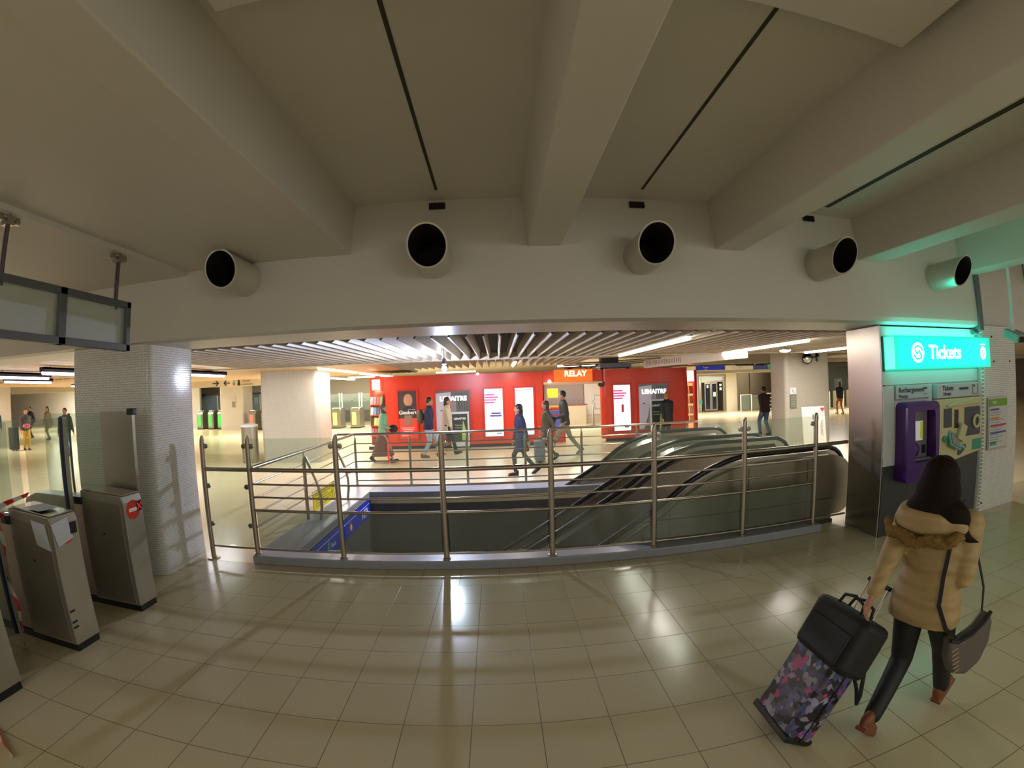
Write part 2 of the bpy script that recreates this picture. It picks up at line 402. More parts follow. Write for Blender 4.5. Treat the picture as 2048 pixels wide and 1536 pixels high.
# ---------------------------------------------------------------- far hall ceiling with metal blades
ZS = 2.60
mb = MB(); mb.box(-9, 12, 4.74, 14.6, 3.0, 3.1)
struct('ceiling', mb, mat('dark_plenum', (30, 26, 24), .8))
def blades(x0, x1, y0, y1, m, step=.222, h=.19):
    mb = MB(); n = int((x1 - x0) / step)
    for k in range(n):
        x = x0 + k * step
        V = []
        for dx, dz, dy in ((-.010, 0, 0), (.010, 0, 0), (.034, h, h * 2.2), (-.034, h, h * 2.2)): V += [(x + dx, y0 + dy, ZS + dz), (x + dx, y1, ZS + dz)]
        mb.add(V, [(0, 2, 4, 6), (7, 5, 3, 1), (0, 1, 3, 2), (2, 3, 5, 4), (4, 5, 7, 6), (6, 7, 1, 0)])
    return struct('ceiling_blades', mb, m)
blades(-6.15, 9.5, 5.66, 10.2, M_slat)
blades(-2.9, 2.75, 10.45, 14.5, M_slat)
mb = MB(); mb.box(-9, 10.5, 10.2, 10.42, 2.585, 2.76); struct('trim_7', mb, M_slat, bevel=.01)
# closed warm ceiling left of the blades, with narrow dark joints
mb = MB()
for k in range(80):
    x = -3.0 - k * .222
    mb.prism([(x - .205, ZS + .03), (x - .10, ZS), (x, ZS + .03), (x, ZS + .10), (x - .205, ZS + .10)], 'y', 10.45, 17.0)
struct('ceiling_blades', mb, M_slatwarm)
mb = MB()
for k in range(20):
    x = -6.3 - k * .5
    mb.box(x - .45, x, 4.95, 10.2, 2.62, 2.70)
struct('ceiling_blades', mb, M_slatwarm)
mb = MB(); mb.box(-50, -9, 4.7, 10.5, 2.78, 2.9).box(-50, 2.8, 14.6, 30, 2.92, 3.0).box(2.8, 45, 15.2, 30, 2.92, 3.0).box(12, 45, 4.7, 15.2, 2.66, 2.8).box(-50, -21, 10.5, 14.6, 2.74, 2.86).box(2.8, 12, 10.42, 15.2, 3.0, 3.1)
struct('ceiling', mb, M_wall)
# lowered bands that carry signs
mb = MB(); mb.box(7.0, 45, 15.2, 15.5, 2.52, 2.95); struct('trim_8', mb, M_wall)
mb = MB(); mb.box(9.3, 16.5, 20.6, 21.0, 2.25, 2.40); struct('trim_9', mb, M_wall, bevel=.02)
mb = MB(); mb.box(-14.5, -8.2, 18.0, 18.2, 2.36, 2.93); struct('trim_10', mb, M_wall)
mb = MB(); mb.box(-30, -14.5, 17.0, 17.2, 2.40, 2.93); struct('trim_11', mb, M_wall)
# far walls
mb = MB(); mb.box(-50, 45, 29.8, 30, 0, 3.0)
struct('wall_back', mb, mat('far_white_wall', (222, 220, 214), .35, noise=.04))
mb = MB(); mb.box(-50, -49.8, -7, 30, 0, 3); struct('wall_left', mb, M_wall)
mb = MB(); mb.box(44.8, 45, -7, 30, 0, 3); struct('wall_right', mb, M_wall)

# ---------------------------------------------------------------- tube lights (fittings)
M_tube = mat('lit_tube', (255, 244, 225), .4, emit=(255, 240, 215), es=9.0)
M_tubew = mat('lit_tube_cool', (255, 255, 255), .4, emit=(225, 232, 255), es=11.0)
M_fit = mat('dark_fitting', (52, 46, 60), .4)
TL = ['long white tube light nearest the ticket pillar side of the stair', 'white tube light over the escalator landing', 'white tube light just left of the ticket pillar, above the convex mirrors', 'short white tube light close to the ticket pillar top',
      'near tube light of the row running to the left end of the red kiosk', 'middle tube light of the row running to the left end of the red kiosk', 'last tube light of the row running to the left end of the red kiosk',
      'long cool tube light in a dark trough right beside the near tiled column', 'cool tube light in a dark trough just left of the near tiled column', 'cool tube light in a dark trough above the glass gates', 'small cool tube light in a dark trough beyond the glass gates',
      'tube light right of the far cream column', 'farthest tube light right of the far cream column', 'short tube light above the middle of the red kiosk']
for i, (x, y0, y1, p, trough) in enumerate(TUBES):
    z = 2.60 if not trough else 2.50
    if i == 13: z = 2.60
    o = thing('tube_light', TL[i], 'tube light', (x, y0, z), group='ceiling tube lights')
    n = max(1, round((y1 - y0) / 1.5)); L = (y1 - y0) / n
    hs = MB(); hs.box(-.05, .05, 0, y1 - y0, .005, .055)
    if trough: hs.box(.05, .075, 0, y1 - y0, .0, .09).box(-.075, -.05, 0, y1 - y0, .0, .09).box(-.075, .075, 0, y1 - y0, .055, .09)
    hs.build('housing', M_fit if trough else M_white, o)
    for k in range(n):
        MB().tube([(0, k * L + .02, -.020), (0, (k + 1) * L - .04, -.020)], .034, 10).build('tube', M_tubew if trough else M_tube, o, smooth='auto')
    if z < 2.55 or y0 > 16.9:
        for yy in (.2, y1 - y0 - .2): MB().tube([(0, yy, .08), (0, yy, (ZS - z + .05) if y0 < 16.9 else .33)], .008, 6).build('hanger', M_fit, o)
TX = ['tube light just below the arrow band, left one', 'tube light just below the arrow band, right one', 'distant tube light left of the red newsstand, left one', 'distant tube light left of the red newsstand, right one',
      'tube light in the lift lobby ceiling, left', 'tube light in the lift lobby ceiling, right', 'distant tube light beside the ticket pillar, left one', 'distant tube light beside the ticket pillar, right one',
      'tube light at the far left edge beyond the glass gates', 'farthest added fill tube on the left, above the wall posters', 'added fill tube above the green lit gates', 'added fill tube beyond the newsstand doorway', 'added fill tube far behind the newsstand', 'added fill tube before the wall posters at the far left, left one', 'added fill tube before the wall posters at the far left, right one']
for i, (x0, x1, y, z) in enumerate(TUBEX):
    o = thing('tube_light', TX[i], 'tube light', ((x0 + x1) / 2, y, z), group='ceiling tube lights across the hall'); h_ = (x1 - x0) / 2
    MB().box(-h_, h_, -.05, .05, .005, .055).build('housing', M_white, o)
    MB().tube([(-h_ + .02, 0, -.02), (h_ - .02, 0, -.02)], .034, 10).build('tube', M_tube, o, smooth='auto')
    zt = 2.93 if y > 15 else 2.80
    for s_ in (-1, 1): MB().tube([(s_ * h_ * .8, 0, .05), (s_ * h_ * .8, 0, zt - z)], .008, 6).build('hanger', M_white, o)
def round_lamp(x, y, z, r, label, m=None, d=.06):
    o = thing('ceiling_lamp', label, 'ceiling lamp', (x, y, z), group='round ceiling lamps')
    MB().lathe([(r * .75, d), (r, d * .6), (r, 0)], (0, 0, 0), 20).build('housing', M_steel, o, smooth='auto')
    MB().lathe([(r * .95, .0), (r * .8, -.03), (r * .3, -.045)], (0, 0, 0), 20).build('diffuser', m or M_tube, o, smooth=True)
    return o
round_lamp(6.55, 8.95, 2.56, .14, 'round lit ceiling lamp left of the convex mirrors')
round_lamp(-14.2, 11.6, 2.45, .16, 'round white lamp left of the pair beyond the glass gates', M_tubew)
round_lamp(-17.8, 15.2, 2.38, .30, 'left dome lamp of the pair beyond the glass gates', M_tube, .2)
round_lamp(-16.2, 15.2, 2.38, .30, 'right dome lamp of the pair beyond the glass gates', M_tube, .2)
round_lamp(-11.8, 17.6, 2.86, .14, 'round lamp above the arrows on the hanging band')
round_lamp(-10.2, 17.6, 2.86, .10, 'small round lamp at the right end of the arrow band')
# the bright spotlight over the stairwell: a lamp head on a rod below the blades
o = thing('spotlight', 'blinding white spotlight hung over the stairwell in front of the red kiosk', 'spotlight', (-.985, 8.45, 2.335))
MB().ball((0, 0, 0), .046, seg=20, rings=14).build('bulb', mat('spot_bulb', (255, 255, 255), .3, emit=(215, 225, 255), es=SPOT), o, smooth=True)
MB().lathe([(.03, .068), (.045, .085), (.045, .16), (.02, .20)], (0, 0, 0), 20).build('lamp_head', M_fit, o, smooth='auto')
MB().tube([(0, 0, .2), (0, 0, .70)], .012, 8).build('rod', M_steel, o)

# ---------------------------------------------------------------- front railing of the stairwell
RY = 4.67
PX = [-3.50, -2.86, -1.775, -.612, .538, 1.685, 2.812, 3.862]
ro = thing('stair_railing', 'long brushed steel railing with glass panes along the near side of the stairwell', 'railing', (0, RY, 0))
def post(x, y, z0, z1, parent, r=.032, yoff=0):
    mb = MB()
    n = 12; V = []
    prof = [(z0, 1), (z1 - .10, 1), (z1 - .05, .9), (z1 - .015, .62), (z1, .25)]
    F = []; seg = 12
    for i, (z, s_) in enumerate(prof):
        for k in range(seg):
            t_ = 2 * PI * k / seg
            V.append((x + r * s_ * math.cos(t_) + r * (1 - s_) * .7, y + r * .8 * math.sin(t_), z))
    for i in range(len(prof) - 1): F += [(i * seg + k, i * seg + (k + 1) % seg, (i + 1) * seg + (k + 1) % seg, (i + 1) * seg + k) for k in range(seg)]
    F += [tuple(range(seg))[::-1], tuple(range((len(prof) - 1) * seg, len(prof) * seg))]
    mb.add(V, F)
    return mb.build('post', M_steeld, parent, world=True, smooth='auto')
for i, x in enumerate(PX):
    z0 = .0 if i == 0 else .10
    post(x, RY, z0, 1.50, ro)
    b_ = MB(); b_.lathe([(.075 if i == 0 else .045, z0), (.075 if i == 0 else .045, z0 + .015), (.036, z0 + .02)], (x, RY, 0), 20)
    b_.build('base_flange', M_steeld, ro, world=True, smooth='auto')
    for side in ((1,) if i == 0 else (-1, 1)):
        if i == 7 and side == 1: continue
        for z in ((1.37, .90, .44) if (i == 0 or (i == 1 and side < 0)) else (1.37,)):
            c = MB(); c.lathe([(.010, 0), (.030, .002), (.030, .018), (.010, .02)], (0, 0, 0), 14, 'y')
            c.xf(Matrix.Translation((x + side * .052, RY - .012, z)))
            c.tube([(x + side * .02, RY, z), (x + side * .05, RY, z)], .013, 8)
            c.build('glass_clamp', M_steeld, ro, world=True, smooth='auto')
for i in range(len(PX) - 1):
    xa, xb = PX[i] + .03, PX[i + 1] - .03
    zs = [(1.10, .024), (.165, .013)] if i == 0 else [(1.10, .024), (.935, .0115), (.785, .0115), (.63, .016), (.165, .013)]
    for z, r in zs:
        MB().tube([(xa - .02, RY, z), ((xa + xb) / 2, RY - .004, z), (xb + .02, RY, z)], r, 10).build('handrail' if z > 1 else 'rail', M_steeld, ro, world=True, smooth='auto')
    if i == 0:
        MB().box(xa + .012, xb - .012, RY - .012, RY - .004, .19, 1.46).build('glass_pane', M_glass, ro, world=True)
    else:
        MB().box(xa + .012, xb - .012, RY - .012, RY - .004, 1.13, 1.46).build('glass_pane', M_glass, ro, world=True)
        MB().box(xa + .012, xb - .012, RY + .012, RY + .020, .18, .615).build('glass_pane', M_glassf, ro, world=True)
# rail on to the ticket pillar
for z, r in ((1.10, .024), (.165, .013)):
    MB().tube([(PX[-1], RY, z), (4.40, RY, z)], r, 10).build('handrail' if z > 1 else 'rail', M_steeld, ro, world=True, smooth='auto')

# far and left railing
fo = thing('stair_railing', 'lower steel railing around the far and left sides of the stairwell', 'railing', (-2.82, 8.58, 0))
FX = [-2.83, -1.30, -.02 - .0, .88 - .25, 1.60, 2.72, 3.85]
FX = [-2.83, -1.95 + .22, -.62, .50, 1.60, 2.72, 3.80]
FYY = 8.55
for i, x in enumerate(FX):
    if i in (2,): pass
    post(x, FYY, .10 if x < 2.4 else .0, 1.04, fo, .026)
    MB().tube([(x, FYY, 1.02), (x, FYY, 1.11)], .010, 8).build('rail_bracket', M_steeld, fo, world=True)
MB().tube([(-3.2, FYY, 1.115), (4.05, FYY, 1.115)], .024, 12).build('handrail', M_steeld, fo, world=True, smooth='auto')
for z, r in ((.93, .011), (.76, .011), (.58, .013), (.20, .013)):
    MB().tube([(-2.83, FYY, z), (3.80, FYY, z)], r, 8).build('rail', M_steeld, fo, world=True, smooth='auto')
SX = -2.85
for y in (6.17, 7.42):
    post(SX, y, .10, 1.04, fo, .028)
    MB().tube([(SX, y, 1.02), (SX, y, 1.11)], .010, 8).build('rail_bracket', M_steeld, fo, world=True)
    pts = [(SX + .02, y + .02, 1.02), (SX + .10, y, .86), (SX + .185, y, .66), (SX + .23, y, .46), (SX + .23, y, .30), (SX + .20, y, .10)]
    MB().tube(pts, .022, 10).build('curved_brace', M_steeld, fo, world=True, smooth='auto')
MB().tube([(SX, RY + .03, 1.115), (SX, FYY, 1.115)], .024, 12).build('handrail', M_steeld, fo, world=True, smooth='auto')
for z, r in ((.93, .011), (.76, .011), (.58, .011), (.42, .015)):
    MB().tube([(SX, RY + .03, z), (SX, FYY, z)], r, 8).build('rail', M_steeld, fo, world=True, smooth='auto')
ys = thing('warning_sign', 'yellow notice with lines of black text hung on the left side railing', 'sign', (-2.88, 6.93, .28))
MB().box(-.006, .006, -.47, .47, -.155, .155).build('sign_plate', mat('yellow_sign', (226, 206, 20), .45), ys, bevel=.003)
lb = MB()
for k in range(6):
    lb.box(.0065, .0085, -.38, .38 - (k % 3) * .12, .11 - k * .042, .119 - k * .042)
lb.build('text_lines', mat('sign_ink', (70, 60, 20), .6), ys)
for y in (6.6, 7.26):
    MB().tube([(-2.85, y, .42), (-2.88, y, .43)], .012, 6).build('hook', M_steeld, ys, world=True)
# blue direction sign on the left wall of the pit
bs = thing('direction_sign', 'long blue direction sign along the left wall of the stairwell', 'sign', (-2.412, 6.4, -.17))
MB().box(-.008, .008, -1.50, 1.48, -.15, .15).build('sign_panel', mat('sign_blue', (30, 56, 186), .35, emit=(22, 44, 176), es=.10), bs, bevel=.004)
MW = mat('sign_white', (236, 236, 236), .5)
MB().box(.009, .012, -1.46, 1.44, .082, .09).build('white_line', MW, bs)
RX = (PI / 2, 0, PI / 2)
text('RER', .20, (-2.400, 7.55, -.20), MW, bs, RX, sx=1.2, off=.002)
text('Paris', .10, (-2.400, 5.95, -.20), MW, bs, RX)
c = MB(); c.lathe([(.075, .010), (.075, .013)], (0, 0, 0), 24, 'x'); c.xf(Matrix.Translation((0, .36, -.03))); c.build('round_logo', mat('logo_red', (220, 60, 50), .5), bs)
c = MB(); c.lathe([(.050, .0135), (.050, .015)], (0, 0, 0), 24, 'x'); c.xf(Matrix.Translation((0, .36, -.03))); c.build('logo_disc', MW, bs)
MB().prism([(-.72, -.10), (-.62, -.10), (-.58, .06), (-.64, .06)], 'x', .009, .012).build('green_arrow', mat('sign_green', (90, 190, 60), .5), bs)

# ---------------------------------------------------------------- escalators
TH = math.radians(31); TS = math.tan(TH)
def handrail_path(y, zt=1.0, xf=2.98, xe=4.28, r=.30):
    pts = []
    for x in (-3.3, -2, -1, 0, 1, 1.9): pts.append((x, y, zt - .075 - (2.62 - x) * TS))
    # blend from slope to flat
    for k in range(9):
        u = k / 8; x = 2.2 + u * .95
        zs = zt - .075 - (2.62 - x) * TS
        pts.append((x, y, min(zt, zt - max(0, (3.15 - x)) ** 2 * .315)))
    pts += [(3.6, y, zt), (xe, y, zt)]
    for a in range(10, 181, 17):
        t_ = math.radians(a); pts.append((xe + r * math.sin(t_), y, zt - r + r * math.cos(t_)))
    pts.append((xe - .1, y, zt - 2 * r))
    return pts
def balustrade(o, y, outer=0, xe=4.28):
    hp = handrail_path(y, xe=xe)
    mb = MB(); mb.tube(hp, .034, 10); mb.xf(Matrix.Translation((0, y, 0)) @ Matrix.Diagonal((1, 1.25, 1, 1)) @ Matrix.Translation((0, -y, 0)))
    mb.build('handrail', mat('handrail_rubber', (20, 20, 23), .3), o, world=True, smooth=True)
    # panel below
    top = [(p[0], p[2] - .035) for p in hp if p[0] <= xe]
    top = [p for p in top if True][:-1]
    top = []
    for p in hp:
        if p[0] <= xe and p[2] > .6 or p[0] < 2.5: top.append((p[0], p[2] - .04))
    arc = [(xe + (.30 - .035) * math.sin(math.radians(a)), .70 + (.30 - .035) * math.cos(math.radians(a))) for a in range(10, 181, 17)]
    low = [(xe - .1, .40), (xe - .1, .02), (3.1, .02)]
    low += [(x, .02 - (3.1 - x) * TS) for x in (2.0, 0., -3.3)]
    poly = top + arc + low
    MB().prism(poly, 'y', y - .02, y + .02).build('balustrade_panel', M_steel, o, world=True)
    # bright deck strips either side, just under the handrail
    for dy in (-.05, .05):
        st = MB()
        off = .085
        tp = [(p[0], p[2] - off) for p in hp if (p[0] <= xe and p[2] > .6) or p[0] < 2.5]
        bt = [(p[0], p[1] - .055) for p in tp]
        V = [(a, y + dy * .55, b) for a, b in tp] + [(a, y + dy * 1.5, b) for a, b in bt]
        n = len(tp); st.add(V, [(i, i + 1, n + i + 1, n + i) for i in range(n - 1)])
        st.build('deck_strip', M_steel2, o, world=True, fix=False)
    # skirt low by the steps
    for dy in (-1, 1):
        if outer == dy: continue
        sk = MB()
        tp = [(xe - .05, .32), (3.1, .32)] + [(x, .32 - (3.1 - x) * TS) for x in (2.2, .5, -3.3)]
        bt = [(xe - .05, .0), (3.1, .0)] + [(x, .0 - (3.1 - x) * TS) for x in (2.2, .5, -3.3)]
        n = len(tp)
        sk.add([(a, y + dy * .03, b) for a, b in tp] + [(a, y + dy * .09, b) for a, b in bt], [(i, i + 1, n + i + 1, n + i) for i in range(n - 1)])
        sk.build('skirt_panel', M_steel2, o, world=True, fix=False)
def escalator(ya, yb, label, xe=(4.28, 4.28)):
    o = thing('escalator', label, 'escalator', (3.2, (ya + yb) / 2, 0), group='escalators')
    balustrade(o, ya, -1, xe[0]); balustrade(o, yb, 1, xe[1])
    st = MB(); x = 3.0; z = 0.0; prof = []
    while x > -3.4:
        prof += [(x, z), (x - .40, z)]; x -= .40; z -= .40 * TS
        prof.append((x, z))
    poly = prof + [(-3.4, prof[-1][1] - .5), (3.0, -.5)]
    V = []; F = []
    for px, pz in prof: V += [(px, ya + .12, pz), (px, yb - .12, pz)]
    for i in range(len(prof) - 1): F.append((2 * i, 2 * i + 1, 2 * i + 3, 2 * i + 2))
    st.add(V, F); st.build('steps', mat('step_metal', (70, 70, 72), .35, metal=.8, noise=.2, nscale=60), o, world=True, fix=False)
    MB().box(3.0, 4.2, ya + .1, yb - .1, .0, .012).build('comb_plate', mat('comb_metal', (120, 118, 112), .35, metal=.9, noise=.1, nscale=50), o, world=True)
    tr = MB(); tr.prism([(3.1, -.02), (3.1, -.75), (-3.3, -.75 - 6.4 * TS), (-3.3, .0 - 6.4 * TS)], 'y', ya - .04, yb + .04)
    tr.build('truss_cladding', mat('dark_steel', (110, 108, 104), .35, metal=.9, noise=.08), o, world=True)
    return o
e1 = escalator(4.99, 6.24, 'near escalator, its outer side wrapped in wide steel cladding beside the railing', (4.32, 4.30))
e2 = escalator(6.86, 8.11, 'far escalator of the pair, nearer the red kiosk', (4.28, 4.20))
# wide outer cladding of the near escalator
cl = MB()
top = []
for p in handrail_path(0, xe=4.36):
    if (p[0] <= 4.36 and p[2] > .6) or p[0] < 2.5: top.append((p[0], p[2] - .10))
top = [p for p in top if p[0] > -2.3]
arc = [(4.36 + .33 * math.sin(math.radians(a)), .57 + .33 * math.cos(math.radians(a))) for a in range(8, 90, 15)] + [(4.69, .42)] + [(4.44 + .25 * math.sin(math.radians(a)), .36 + .25 * math.cos(math.radians(a))) for a in range(100, 181, 16)]
poly = top + arc + [(4.34, .11), (4.34, 0), (2.2, 0), (-1.6, -2.3), (-2.3, -2.6)]
cl.prism(poly, 'y', 4.87, 4.96)
cl.build('outer_cladding', mat('clad_steel', (150, 144, 128), .38, metal=1., noise=.05, nscale=5, bump=.03, bscale=120), e1, world=True)
sm = MB()
for x in (1.95, 3.0, 3.9): sm.box(x - .003, x + .003, 4.866, 4.869, .02, .86 if x > 2.2 else .45)
sm.box(1.6, 4.36, 4.860, 4.868, .33, .342).box(1.0, 4.36, 4.858, 4.868, .0, .05)
sm.build('cladding_seams', mat('seam_dark', (60, 58, 52), .5), e1, world=True)

# ---------------------------------------------------------------- ticket block
tb = thing('ticket_kiosk', 'steel and white ticket kiosk block right of the stairwell, built against the tiled pillar', 'ticket kiosk', (5.4, 4.08, 0))
MB().prism([(4.41, 4.08), (4.425, 4.075), (4.50, 4.72), (4.468, 4.72)], 'z', 0, 2.51).build('side_panel', mat('satin_panel_steel', (168, 162, 154), .26, metal=1., noise=.05, nscale=6, bump=.04, bscale=140), tb, world=True, bevel=.004)
MB().box(4.50, 6.44, 4.10, 4.73, 0.0, 2.50).build('body', mat('kiosk_white', (206, 208, 204), .4, noise=.02), tb, world=True)
MB().box(4.42, 6.44, 4.06, 4.10, .0, .86).build('base_panel', mat('charcoal_panel', (58, 60, 60), .35, noise=.05), tb, world=True, bevel=.003)
fp = MB()
fp.box(4.42, 4.60, 4.055, 4.10, .86, 1.80).box(4.605, 5.26, 4.055, 4.10, .86, 1.625).box(5.262, 5.34, 4.055, 4.10, .86, 1.80).box(4.42, 6.44, 4.07, 4.10, 1.81, 1.97)
fp.build('front_panel', mat('panel_white', (200, 202, 200), .35), tb, world=True, bevel=.003)
MB().box(4.42, 6.44, 4.07, 4.10, 2.38, 2.50).build('fascia', mat('panel_white', (200, 202, 200), .35), tb, world=True, bevel=.003)
MB().tube([(6.30, 4.02, 2.45), (6.42, 4.02, 2.45)], .03, 8).build('closer', M_grey, tb, world=True)
hd = MB(); hd.box(4.61, 5.25, 4.03, 4.10, 1.64, 1.80); hd_ = hd.build('header_panel', mat('header_white', (188, 190, 192), .35), tb, world=True, bevel=.004)
MI = mat('sign_ink_blue', (52, 60, 90), .6)
text('Rechargement', .085, (4.90, 4.028, 1.742), MI, hd_, off=.001)
text('Navigo', .06, (4.74, 4.028, 1.672), MI, hd_)
ic = MB(); ic.box(5.13, 5.20, 4.026, 4.030, 1.745, 1.765).box(5.13, 5.20, 4.026, 4.030, 1.685, 1.690); ic.build('pictogram', MI, hd_, world=True)
hd = MB(); hd.box(5.36, 6.40, 3.99, 4.10, 1.615, 1.79); hd_ = hd.build('header_panel', mat('header_white', (188, 190, 192), .35), tb, world=True, bevel=.004)
text('Tickets', .085, (5.60, 3.988, 1.735), MI, hd_, off=.001)
text('Navigo', .06, (5.58, 3.988, 1.665), MI, hd_)
ic = MB()
for k in range(5): ic.box(5.86 + k * .045, 5.895 + k * .045, 3.985, 3.989, 1.705, 1.735)
ic.box(6.20, 6.24, 3.985, 3.989, 1.735, 1.76).box(6.18, 6.31, 3.985, 3.989, 1.640, 1.645).box(6.305, 6.31, 3.985, 3.989, 1.64, 1.77).box(6.18, 6.185, 3.985, 3.989, 1.64, 1.77)
ic.build('pictogram', MI, hd_, world=True)
# lit sign
tsg0 = thing('lit_sign', 'glowing turquoise Tickets sign box above the ticket machines', 'lit sign', (5.45, 4.0, 2.18))
M_turq = mat('lit_turquoise', (20, 235, 205), .3, emit=(8, 232, 196), es=.88)
tsg = MB().box(4.45, 6.50, 3.88, 4.065, 1.985, 2.375).build('light_box', M_turq, tsg0, world=True, bevel=.01)
MWL = mat('lit_white', (255, 255, 255), .4, emit=(235, 255, 250), es=1.2)
text('Tickets', .235, (5.42, 3.876, 2.175), MWL, tsg, off=.006)
c = MB(); c.lathe([(.120, 0), (.120, -.004)], (4.86, 3.880, 2.178), 28, 'y'); c.build('logo_disc', MWL, tsg, world=True)
c = MB()
for a0, rr in ((20, .085), (200, .085)):
    c.tube([(4.86 + rr * math.cos(math.radians(a0 + k * 14)), 3.874, 2.178 + rr * .9 * math.sin(math.radians(a0 + k * 14))) for k in range(10)], .010, 6)
c.tube([(4.80, 3.874, 2.21), (4.84, 3.874, 2.16), (4.88, 3.874, 2.20), (4.92, 3.874, 2.13)], .010, 6)
c.build('logo_swirl', M_turq, tsg, world=True)
c = MB(); c.tube([(6.30 + .055 * math.cos(k * PI / 10), 3.876, 2.17 + .075 * math.sin(k * PI / 10)) for k in range(21)], .014, 6)
c.tube([(6.29, 3.876, 2.235), (6.31, 3.876, 2.19), (6.285, 3.876, 2.15), (6.30, 3.876, 2.10)], .009, 6).box(6.24, 6.36, 3.874, 3.879, 2.275, 2.288)
c.build('round_logo', MWL, tsg, world=True)
area('ticket_sign_glow', (5.45, 3.86, 2.18), 1.9, 1.6, (.08, .95, .72), (PI / 2, 0, 0), sy=.35)
area('ticket_sign_glow', (5.45, 3.97, 2.385), 1.9, 5.0, (.08, .95, .72), (PI, 0, 0), sy=.16)
area('ticket_sign_glow', (5.45, 3.97, 1.975), 1.9, 1.5, (.08, .95, .72), (0, 0, 0), sy=.16)
# purple recharge machine
pm = thing('recharge_machine', 'purple card recharge machine with a recessed screen', 'vending machine', (4.93, 4.06, 1.15))
MP = mat('purple_plastic', (74, 30, 112), .35, noise=.05)
def ring_poly(x0, x1, z0, z1, r=.06, n=6):
    P = []
    for cx, cz, a0 in ((x1 - r, z0 + r, -90), (x1 - r, z1 - r, 0), (x0 + r, z1 - r, 90), (x0 + r, z0 + r, 180)):
        P += [(cx + r * math.cos(math.radians(a0 + k * 90 / n)), cz + r * math.sin(math.radians(a0 + k * 90 / n))) for k in range(n + 1)]
    return P
def frame_body(mb, outer, inner, yb, yf, yi, bulge=None):
    n = len(outer); g = bulge or (lambda x, z: 0)
    V = [(x, yb, z) for x, z in outer] + [(x, yf - g(x, z), z) for x, z in outer] + [(x, yf - g(x, z), z) for x, z in inner] + [(x, yi, z) for x, z in inner]
    F = []
    for a in range(3): F += [(a * n + i, a * n + (i + 1) % n, (a + 1) * n + (i + 1) % n, (a + 1) * n + i) for i in range(n)]
    F.append(tuple(range(3 * n, 4 * n)))
    mb.add(V, F)
mb = MB(); frame_body(mb, ring_poly(4.62, 5.24, .66, 1.60, .07), ring_poly(4.74, 5.14, .90, 1.50, .03), 4.06, 3.87, 3.99, lambda x, z: .05 * math.sin(max(0, min(1, (z - .66) / .94)) * PI))
mb.build('housing', MP, pm, world=True, smooth='auto')
MB().box(4.76, 5.12, 3.965, 3.985, .93, 1.49).build('inner_panel', mat('machine_grey', (110, 108, 112), .4), pm, world=True, bevel=.004)
MB().box(4.82, 5.02, 3.955, 3.968, 1.14, 1.37).build('screen', mat('screen_lit', (200, 205, 200), .3, emit=(190, 200, 195), es=.35), pm, world=True)
MB().box(4.97, 5.02, 3.952, 3.956, 1.16, 1.36).build('screen_bar', mat('screen_yellow', (190, 180, 60), .3, emit=(180, 170, 50), es=.3), pm, world=True)
MB().lathe([(.085, .0), (.085, -.012), (.06, -.03), (.02, -.035)], (4.88, 3.965, 1.03), 24, 'y').build('card_reader', MP, pm, world=True, smooth='auto')
MB().box(5.02, 5.08, 3.95, 3.968, .98, 1.08).build('coin_slot', M_black, pm, world=True)
MB().box(4.75, 5.13, 3.90, 3.985, .905, .935).build('ledge', M_grey, pm, world=True, bevel=.004)
# cream ticket machine
tm = thing('ticket_machine', 'cream ticket machine with a tilted small screen and round coin bowl', 'vending machine', (5.88, 4.06, 1.2))
MC = mat('cream_plastic', (206, 196, 150), .45, noise=.03)
MB().prism([(5.36, .84), (5.36, 1.605), (6.42, 1.60), (6.42, .88), (6.1, .845), (5.7, .80)], 'y', 3.99, 4.06).build('housing', MC, tm, world=True, bevel=.012)
mb = MB(); mb.prism([(5.56, 1.52), (5.75, 1.565), (6.0, 1.572), (6.3, 1.535), (6.3, 1.51), (5.56, 1.50)], 'y', 3.945, 3.99); mb.build('hood', MC, tm, world=True, bevel=.01)
MG = mat('panel_dark_grey', (66, 68, 78), .4)
MB().box(5.50, 5.68, 3.982, 3.992, 1.24, 1.48).build('notice_panel', MG, tm, world=True, bevel=.004)
MB().box(5.74, 5.83, 3.984, 3.994, 1.22, 1.455).build('slot', M_black, tm, world=True)
MB().prism(ring_poly(5.98, 6.36, 1.10, 1.475, .03), 'y', 3.980, 3.992).build('notice_panel', MG, tm, world=True)
MB().tube([(6.25 + .075 * math.cos(k * PI / 12), 3.968, 1.28 + .075 * math.sin(k * PI / 12)) for k in range(25)], .022, 10).build('coin_ring', MC, tm, world=True, smooth=True)
MB().lathe([(.06, -.001), (.03, -.004)], (6.25, 3.978, 1.28), 20, 'y').build('coin_bowl', MG, tm, world=True)
Rm = Matrix.Rotation(math.radians(22), 3, 'Y') @ Matrix.Rotation(math.radians(-25), 3, 'X')
MB().rbox((5.70, 3.955, 1.07), (.25, .03, .21), Rm).build('screen_frame', mat('aqua_plastic', (120, 176, 166), .4), tm, world=True, bevel=.006)
MB().rbox((5.70, 3.936, 1.075), (.19, .012, .15), Rm).build('screen', mat('screen_dim', (124, 118, 100), .25), tm, world=True)
MB().rbox((5.88, 3.96, 1.16), (.14, .05, .22), Matrix.Rotation(math.radians(25), 3, 'Y')).build('card_slot', MC, tm, world=True, bevel=.01)
MB().rbox((5.83, 3.95, .99), (.18, .05, .05), Rm).build('keypad', mat('aqua_plastic', (120, 176, 166), .4), tm, world=True, bevel=.006)
MB().lathe([(.045, 0), (.045, -.012)], (5.52, 3.985, 1.10), 16, 'y').build('contactless_pad', mat('sticker_green', (60, 150, 126), .45), tm, world=True)
